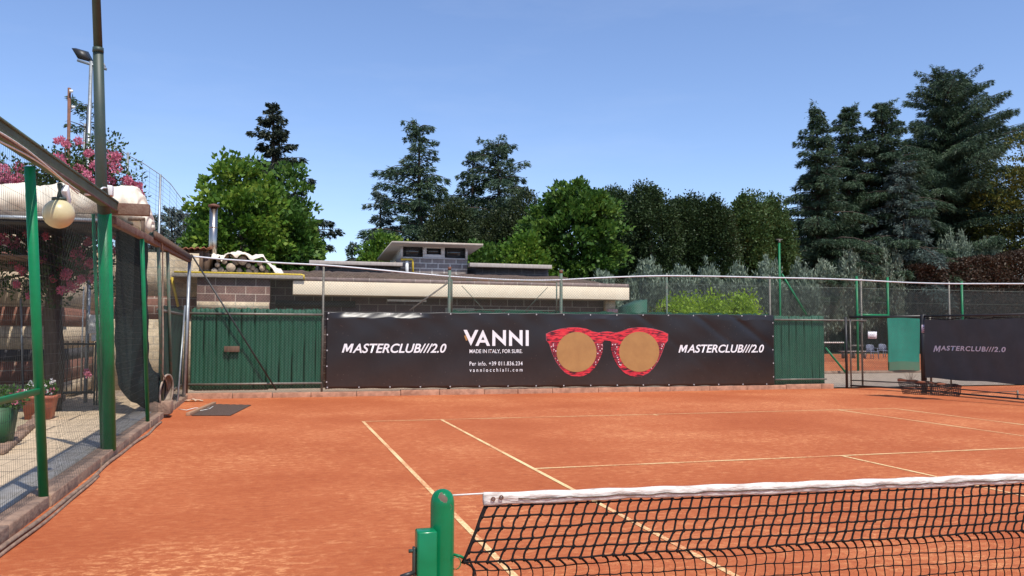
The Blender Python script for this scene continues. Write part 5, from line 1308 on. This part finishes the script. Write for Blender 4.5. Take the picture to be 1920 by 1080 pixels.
M_jun = leafmat('juniper_foliage', (.10, .14, .09), (.18, .23, .16), (.28, .33, .24), .15)
M_laur = leafmat('laurel_leaves', (.16, .27, .014), (.30, .44, .025), (.46, .55, .06), .4)
M_brownh = leafmat('brown_hedge_leaves', (.030, .020, .012), (.055, .034, .020), (.095, .060, .034), .15)
M_yel = leafmat('yellowing_leaves', (.045, .062, .012), (.10, .11, .018), (.20, .17, .03), .25)
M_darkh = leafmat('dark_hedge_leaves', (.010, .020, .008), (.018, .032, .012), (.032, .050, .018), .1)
M_myr = leafmat('myrtle_leaves', (.018, .045, .010), (.04, .08, .018), (.09, .13, .03), .25)

# --- conifers
def pf(full, p, base=0.0): return lambda t: base+(1-base)*min(1, t/full)**p
cedar(512, 182, 40, 140, 'dark pointed fir standing alone above the bright linden', M_fir, 11, prof=pf(.75, .85), gap=.28, droop=.05, up0=.0, leafL=.24, leafW=.07, name='fir_tree', dens=2.2, lens=(.5, .7, .85, 1.0, 1.2))
KM = dict(leafL=.32, leafW=.055, up0=.26, droop=.36, lens=(.35, .5, .7, .85, 1.0, 1.3))
cedar(790, 226, 45, 100, 'tallest dark cedar of the middle group, nearest the roof cabin on its left', M_ced, 12, nod=-.3, prof=pf(.6, .75, .16), gap=.36, dens=1.8, **KM)
cedar(712, 352, 47, 64, 'short blue grey cedar at the left end of the middle group', M_cedb, 13, nod=-.3, dens=1.8, prof=pf(.6, .8, .1), gap=.34, **KM)
cedar(884, 275, 47, 60, 'slender cedar with a bent tip between the two larger ones of the middle group', M_ced, 14, nod=.9, prof=pf(.5, .7, .12), gap=.36, dens=1.8, **KM)
cedar(935, 262, 46, 112, 'broad cedar with level branches at the right of the middle group', M_ced, 15, nod=-1.2, prof=pf(.45, .7, .12), gap=.38, dens=1.8, **KM)
GR = 'cedars at the right'
K = dict(leafL=.42, leafW=.062, group=GR, lens=(.35, .5, .65, .8, 1.0, 1.25))
cedar(1530, 192, 57, 92, 'leftmost dark cedar of the right hand group, narrow pointed top', M_ced, 16, nod=-.3, prof=pf(.58, 1.0, .03), gap=.30, dens=2.0, up0=.30, droop=.42, **K)
cedar(1588, 190, 59, 98, 'second dark cedar of the right hand group, ragged drooping top', M_ced, 17, nod=1.0, prof=pf(.55, .95, .05), gap=.30, dens=2.0, up0=.30, droop=.42, **K)
cedar(1655, 182, 58, 108, 'cedar with its tip bent to the right, middle of the right hand group', M_ced, 18, nod=1.6, prof=pf(.55, .92, .05), gap=.30, dens=2.0, up0=.30, droop=.42, **K)
cedar(1765, 124, 62, 132, 'largest tallest cedar, with wide level tiers against the sky at the right', M_ced, 19, nod=-1.3, prof=pf(.42, .75, .10), gap=.46, droop=.20, up0=.28, dens=1.8, **K)
cedar(1800, 138, 63, 128, 'companion stem of the largest cedar, slightly lower and to its right', M_ced, 29, nod=.3, prof=pf(.42, .75, .10), gap=.50, droop=.16, up0=.28, dens=1.7, **K)
cedar(1690, 300, 55, 108, 'blue grey cedar with hanging sprays in front of the dark ones at the right', M_cedb, 20, nod=-.2, prof=pf(.7, .8, .08), gap=.34, droop=.45, dens=1.5, **K)
cedar(160, 182, 34, 46, 'cedar top showing behind the dark mast above the pink blossoms', M_ced, 21, nod=-.7, prof=lambda t: .35+.7*t**.6, gap=.7, droop=.3, dens=1.0)
for k_, (px_, py_, Y_, h_, lab) in enumerate(((300, 398, 44, 22, 'small grey green cypress left of the tall net pole end'), (325, 388, 46, 26, 'grey green cypress to the left of the bright linden'), (350, 396, 45, 24, 'grey green cypress touching the bright linden'), (283, 410, 45, 18, 'lowest grey green cypress beside the cream awning'), (658, 452, 48, 14, 'tiny conifer tip in the sky gap left of the middle trees'))):
    cedar(px_, py_, Y_, h_, lab, M_cedb if k_ < 4 else M_ced, 40+k_, prof=lambda t: .2+.9*t**.5, gap=.34, droop=-.25, up0=.35, dens=3.0, name='cypress_tree', group='small conifers in the background')
# --- broadleaf trees
broad(450, 294, 29, 92, 'bright yellow green linden with large leaves behind the flue', M_lin, 51, leaf=.22, dens=1.3, zlow=.2, clump=.40, rough=1.5)
broad(542, 340, 30, 84, 'darker green linden half of the pair, to the right of the bright one', M_lin2, 52, leaf=.21, dens=1.4, zlow=.2, clump=.40, rough=1.5)
broad(395, 392, 28.5, 42, 'lower left linden crown around the stainless flue', M_lin2, 53, leaf=.18, dens=1.6, zlow=.15, clump=.4)
broad(715, 424, 34, 50, 'small light green tree behind the left roof parapet', M_lin, 54, leaf=.15, dens=1.5, zlow=.2, clump=.4)
broad(1072, 348, 31, 85, 'large leafy green tree leaning over the right roof parapet', M_lin2, 55, leaf=.22, dens=2.2, zlow=.18, clump=.40, rough=1.5)
broad(985, 415, 30.5, 52, 'light green tree between the roof cabin and the large leafy one', M_lin, 56, leaf=.17, dens=1.5, zlow=.2, clump=.38)
broad(905, 455, 31, 40, 'low light green bushy tree just right of the roof cabin', M_lin2, 57, leaf=.16, dens=1.5, zlow=.2, clump=.38)
GY_ = 'dark rounded trees'
broad(845, 372, 38, 58, 'dark olive rounded yew directly above the roof cabin', M_yew, 58, leaf=.14, dens=2.6, zlow=.15, clump=.34, group=GY_, spike=.35, aspect=.45)
broad(980, 352, 40, 50, 'dark olive rounded yew in front of the broad cedar', M_yew, 59, leaf=.14, dens=2.6, zlow=.15, clump=.34, group=GY_, spike=.35, aspect=.45)
broad(925, 395, 41, 45, 'shaded yew filling the gap between the two rounded yews', M_yew, 62, leaf=.14, dens=2.4, zlow=.15, clump=.34, group=GY_, spike=.2, aspect=.45)
HG = 'row of dark hornbeams'
colshape = lambda z: 1.08-.25*np.clip(z, 0, 1)**2+.05*z
for k_, (px_, py_, h_, Y_, mt, lab) in enumerate(((1148, 343, 44, 37, M_horn, 'leftmost hornbeam of the dark row, greener at its top'), (1218, 334, 58, 35, M_horn, 'tallest broadest hornbeam of the dark row'), (1282, 350, 44, 35.5, M_horn, 'third hornbeam of the dark row, flat topped'), (1335, 360, 42, 35, M_horn, 'last hornbeam of the dark row, reddish tinted top'), (1180, 380, 48, 36.5, M_horn, 'half hidden hornbeam between the first and the tallest one'))):
    broad(px_, py_, Y_, h_, lab, mt, 70+k_, leaf=.12, dens=3.2, zlow=.08, clump=.36, group=HG, name='hornbeam_tree', shape=colshape, spike=.45, aspect=.7)
broad(1398, 360, 46, 44, 'pale green poplar right of the dark hornbeams', M_pop, 80, leaf=.17, dens=2.6, zlow=.08, clump=.4, group='poplars', name='poplar_tree', spike=.6)
broad(1448, 368, 47, 42, 'pale green poplar against the left edge of the right cedars', M_pop, 81, leaf=.17, dens=2.6, zlow=.08, clump=.4, group='poplars', name='poplar_tree', spike=.6)
broad(1930, 285, 56, 95, 'yellowing broadleaf tree at the right edge of the view', M_yel, 82, leaf=.24, dens=.9, zlow=.08, clump=.7, group=None, name='maple_tree')
# --- shrubs
def shrub(px, py, Y, halfpx, label, mat, seed, kind='plume', group='grey green junipers along the fence', name='juniper_bush', n=60, leaf=.12, cat='shrub', zb=0, fat=1):
    global rng
    rng = np.random.default_rng(seed); random.seed(seed)
    top_ = at(px, py, Y=Y); H = top_[2]; Rm = halfpx/ppm(top_); base = np.array([top_[0], Y, zb])
    t_ = thing(name, label, cat, tuple(base), group); cr_ = MB(); st = MB()
    for i in range(n):
        az = random.uniform(0, 6.28); rr_ = Rm*math.sqrt(random.random()); lean = rr_/Rm
        hh = H*(1-.35*lean**2)*(random.uniform(.84, 1.0) if kind == 'plume' else random.uniform(.72, 1.0))
        o_ = base+np.array([math.cos(az)*rr_*.4, math.sin(az)*rr_*.4, 0]); e_ = np.array([base[0]+math.cos(az)*rr_, base[1]+math.sin(az)*rr_, hh])
        if i < 14: st.tube([o_, e_*.8+o_*.2], [.03, .01], 4)
        m_ = 190; s = rng.uniform(.25, 1, m_)**.7; w_ = (.34*(1.06-s)+.04)*fat
        if kind == 'plume':
            C = o_+(e_-o_)*s[:, None]+rng.normal(size=(m_, 3))*w_[:, None]*np.array([.8, .8, .5])
            D = rng.normal(size=(m_, 3))*.45+(e_-o_)/max(.3, np.linalg.norm(e_-o_))*1.2; cr_.leaves(C, D, rng.uniform(.6, 1.2, m_)*leaf*1.5, leaf*.38, .1)
        else:
            C = o_+(e_-o_)*s[:, None]+rng.normal(size=(m_, 3))*.15; cr_.leaves(C, rng.normal(size=(m_, 3))*.7+[0, -.2, .6], rng.uniform(.6, 1.2, m_)*leaf, leaf*.5, .15)
    put('stems', st, M_bark, t_); put('foliage', cr_, mat, t_)
    return t_
jn = [(1130, 500, 26, 34, 'low juniper under the large leafy tree right of the clubhouse'), (1213, 474, 27, 46, 'round topped blue juniper just right of the clubhouse end'), (1275, 484, 27, 34, 'juniper between the round topped one and the bright laurel'), (1325, 484, 28, 36, 'juniper rising behind the middle of the bright laurel'), (1385, 490, 28, 36, 'juniper behind the right end of the bright laurel'), (1440, 472, 28, 34, 'juniper left of the tall green fence post'), (1500, 484, 28, 36, 'juniper right of the tall green fence post'),
  (1590, 462, 54, 44, 'wide juniper in front of the leftmost right hand cedar'), (1660, 452, 54, 44, 'tall pale juniper below the bent tip cedar'), (1722, 462, 54, 36, 'juniper between the two tallest pale ones'), (1788, 418, 56, 44, 'tallest juniper, under the largest cedar'), (1850, 434, 56, 40, 'juniper next to the yellowing tree'), (1545, 484, 54, 34, 'juniper between the tall post and the wide one')]
for k_, (px_, py_, Y_, h_, lab) in enumerate(jn): shrub(px_, py_, Y_, h_, lab, M_jun, 100+k_, n=80 if Y_ < 40 else 95, leaf=.12 if Y_ < 40 else .22, fat=1 if Y_ < 40 else 1.8)
shrub(1275, 548, 22, 42, 'bright green laurel shrub at the left part of the sunny clump', M_laur, 130, 'leafy', 'bright laurels behind the fence', 'laurel_bush', 95, .12)
shrub(1330, 542, 22.3, 42, 'bright green laurel shrub in the middle of the sunny clump', M_laur, 131, 'leafy', 'bright laurels behind the fence', 'laurel_bush', 95, .12)
shrub(1385, 539, 22.2, 36, 'bright green laurel shrub at the right end of the sunny clump', M_laur, 132, 'leafy', 'bright laurels behind the fence', 'laurel_bush', 85, .12)
shrub(1235, 570, 21.6, 20, 'low orange tinged shrub left of the bright laurels', M_yel, 133, 'leafy', None, 'dry_shrub', 22, .10)
def hedge(P0, P1, h0, h1, th, mat, label, seed, n, leaf=.13, name='hedge'):
    global rng
    rng = np.random.default_rng(seed); P0 = np.asarray(P0, float); P1 = np.asarray(P1, float)
    m = MB(); L_ = np.linalg.norm(P1-P0); d = (P1-P0)/L_; nr = np.array([-d[1], d[0]])
    s = rng.uniform(0, 1, n); Ht = h0+(h1-h0)*s; bump_ = .14*np.sin(s*L_*1.3)+.10*np.sin(s*L_*3.7+1)+.08*np.sin(s*L_*9)
    face = rng.uniform(size=n); zz = np.where(face < .3, (Ht+bump_)*(1-rng.uniform(0, .06, n)), rng.uniform(0.02, 1, n)*(Ht+bump_)); q = np.where(face < .3, rng.uniform(-1, 1, n), np.where(face < .8, -1, rng.uniform(-1, 1, n)))*th/2
    q = q+rng.normal(size=n)*.12+.1*np.sin(s*L_*2+zz*2)
    C = np.stack([P0[0]+d[0]*s*L_+nr[0]*q, P0[1]+d[1]*s*L_+nr[1]*q, zz], 1); m.leaves(C, rng.normal(size=(n, 3))+[0, -.3, .3], rng.uniform(.6, 1.3, n)*leaf, leaf*.55, .15)
    t_ = thing(name, label, 'hedge', (P0[0], P0[1], 0)); put('foliage', m, mat, t_)
    # twiggy core
    c_ = MB(); c_.bar((P0[0], P0[1], min(h0, h1)*.42), (P1[0], P1[1], min(h0, h1)*.42), th*.5, min(h0, h1)*.84); put('woody_core', c_, M_darkcore, t_)
    return t_
M_darkcore = plain('hedge_core', (.012, .014, .008), (.02, .02, .012), 1, 8)
a, b = at(1700, 503, Y=53), at(1960, 455, Y=53)
hedge((a[0], 53), (b[0]+4, 53), a[2], b[2], 2, M_brownh, 'tall reddish brown hedge behind the right fence', 140, 52000, .22)
a, b = at(1140, 520, Y=30.5), at(1500, 520, Y=30.5)
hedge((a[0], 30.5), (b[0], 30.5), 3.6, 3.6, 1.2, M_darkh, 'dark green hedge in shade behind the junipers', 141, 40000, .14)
a = at(1480, 600, Y=58)
hedge((a[0], 58), (85, 56), 5.2, 5.0, 2, M_darkh, 'dark boundary hedge at the end of the far court', 142, 60000, .28)
hedge((-45, 52), (10, 56), 3, 3, 2, M_darkh, 'low dark hedge on the horizon behind the clubhouse', 143, 12000, .3)

# --- pink crape myrtle on the left
rng = np.random.default_rng(200); random.seed(200)
TY = 14.4
tm_ = thing('crape_myrtle', 'crape myrtle with clusters of pink blossom behind the side fence', 'tree', (at(95, 740, Y=TY)[0], TY, .07))
tb = at(95, 740, Y=TY); 
tk = MB()
tk.tube([(tb[0], TY, .05), (tb[0]+.05, TY, 1.0), (tb[0]-.02, TY, 1.9), (tb[0]+.05, TY, 2.6)], [.19, .17, .15, .1], 14)
lo = MB(); fl_ = MB()
boxes = [(20, 470, 60, 60, 26), (90, 455, 70, 45, 26), (130, 500, 45, 55, 16), (60, 520, 70, 40, 14), (150, 325, 55, 45, 22), (110, 355, 70, 30, 16), (20, 335, 40, 38, 14), (60, 345, 40, 25, 10), (190, 340, 55, 40, 14), (235, 355, 30, 28, 8), (160, 440, 30, 30, 10), (205, 480, 14, 60, 7), (175, 290, 45, 30, 9), (125, 300, 28, 25, 6)]
for (px_, py_, w_, h_, n_) in boxes:
    for _ in range(n_):
        yy_ = TY+random.uniform(-.7, .9); c = at(px_+random.uniform(-w_, w_), py_+random.uniform(-h_, h_), Y=yy_)
        leaf_cloud(lo, c, (.26, .26, .2), 46, .085, .045)
        if random.random() < .35: tk.tube([(tb[0]+.04, TY, 2.3), ((tb[0]+c[0])/2, (TY+c[1])/2, (2.3+c[2])/2+.2), c], [.05, .03, .012], 5)
fb = [(5, 448, 12), (25, 455, 14), (50, 437, 8), (24, 493, 8), (38, 505, 8), (30, 532, 6), (55, 553, 7), (80, 430, 9), (84, 440, 6), (140, 428, 10), (160, 438, 6), (164, 455, 7), (143, 482, 16), (150, 500, 10), (120, 508, 9), (125, 515, 10), (172, 495, 10), (78, 490, 8), (102, 520, 7), (135, 535, 12), (115, 545, 8), (155, 522, 8), (174, 525, 8), (10, 320, 14), (20, 335, 14), (8, 345, 14), (38, 312, 9), (40, 335, 10), (70, 285, 9), (72, 295, 8), (112, 262, 8), (122, 270, 7), (110, 295, 12), (120, 310, 12), (150, 265, 8), (165, 290, 8), (150, 315, 12), (130, 330, 12), (180, 310, 12), (165, 330, 10), (100, 315, 12), (85, 310, 9), (205, 300, 18), (215, 315, 12), (220, 295, 10), (195, 325, 10), (238, 340, 9), (262, 350, 9), (266, 365, 7), (215, 440, 8), (212, 470, 7), (140, 352, 8), (165, 700, 5), (30, 350, 10), (60, 325, 8), (247, 345, 6), (176, 345, 6), (210, 340, 9)]
for (px_, py_, r_) in fb:
    for _ in range(2):
        c = at(px_+random.uniform(-4, 4), py_+random.uniform(-4, 4), Y=TY-.75+random.uniform(-.2, .5)); rr_ = r_/ppm(c)*.75
        leaf_cloud(fl_, c, (rr_, rr_, rr_*1.1), int(30+r_*5), .045, .036)
put('trunk', tk, M_bark, tm_, smooth=True); put('foliage', lo, M_myr, tm_); put('blossom', fl_, M_pink, tm_)
print('objects', len(bpy.data.objects), 'faces', sum(len(o.data.polygons) for o in bpy.data.objects if o.type == 'MESH'))
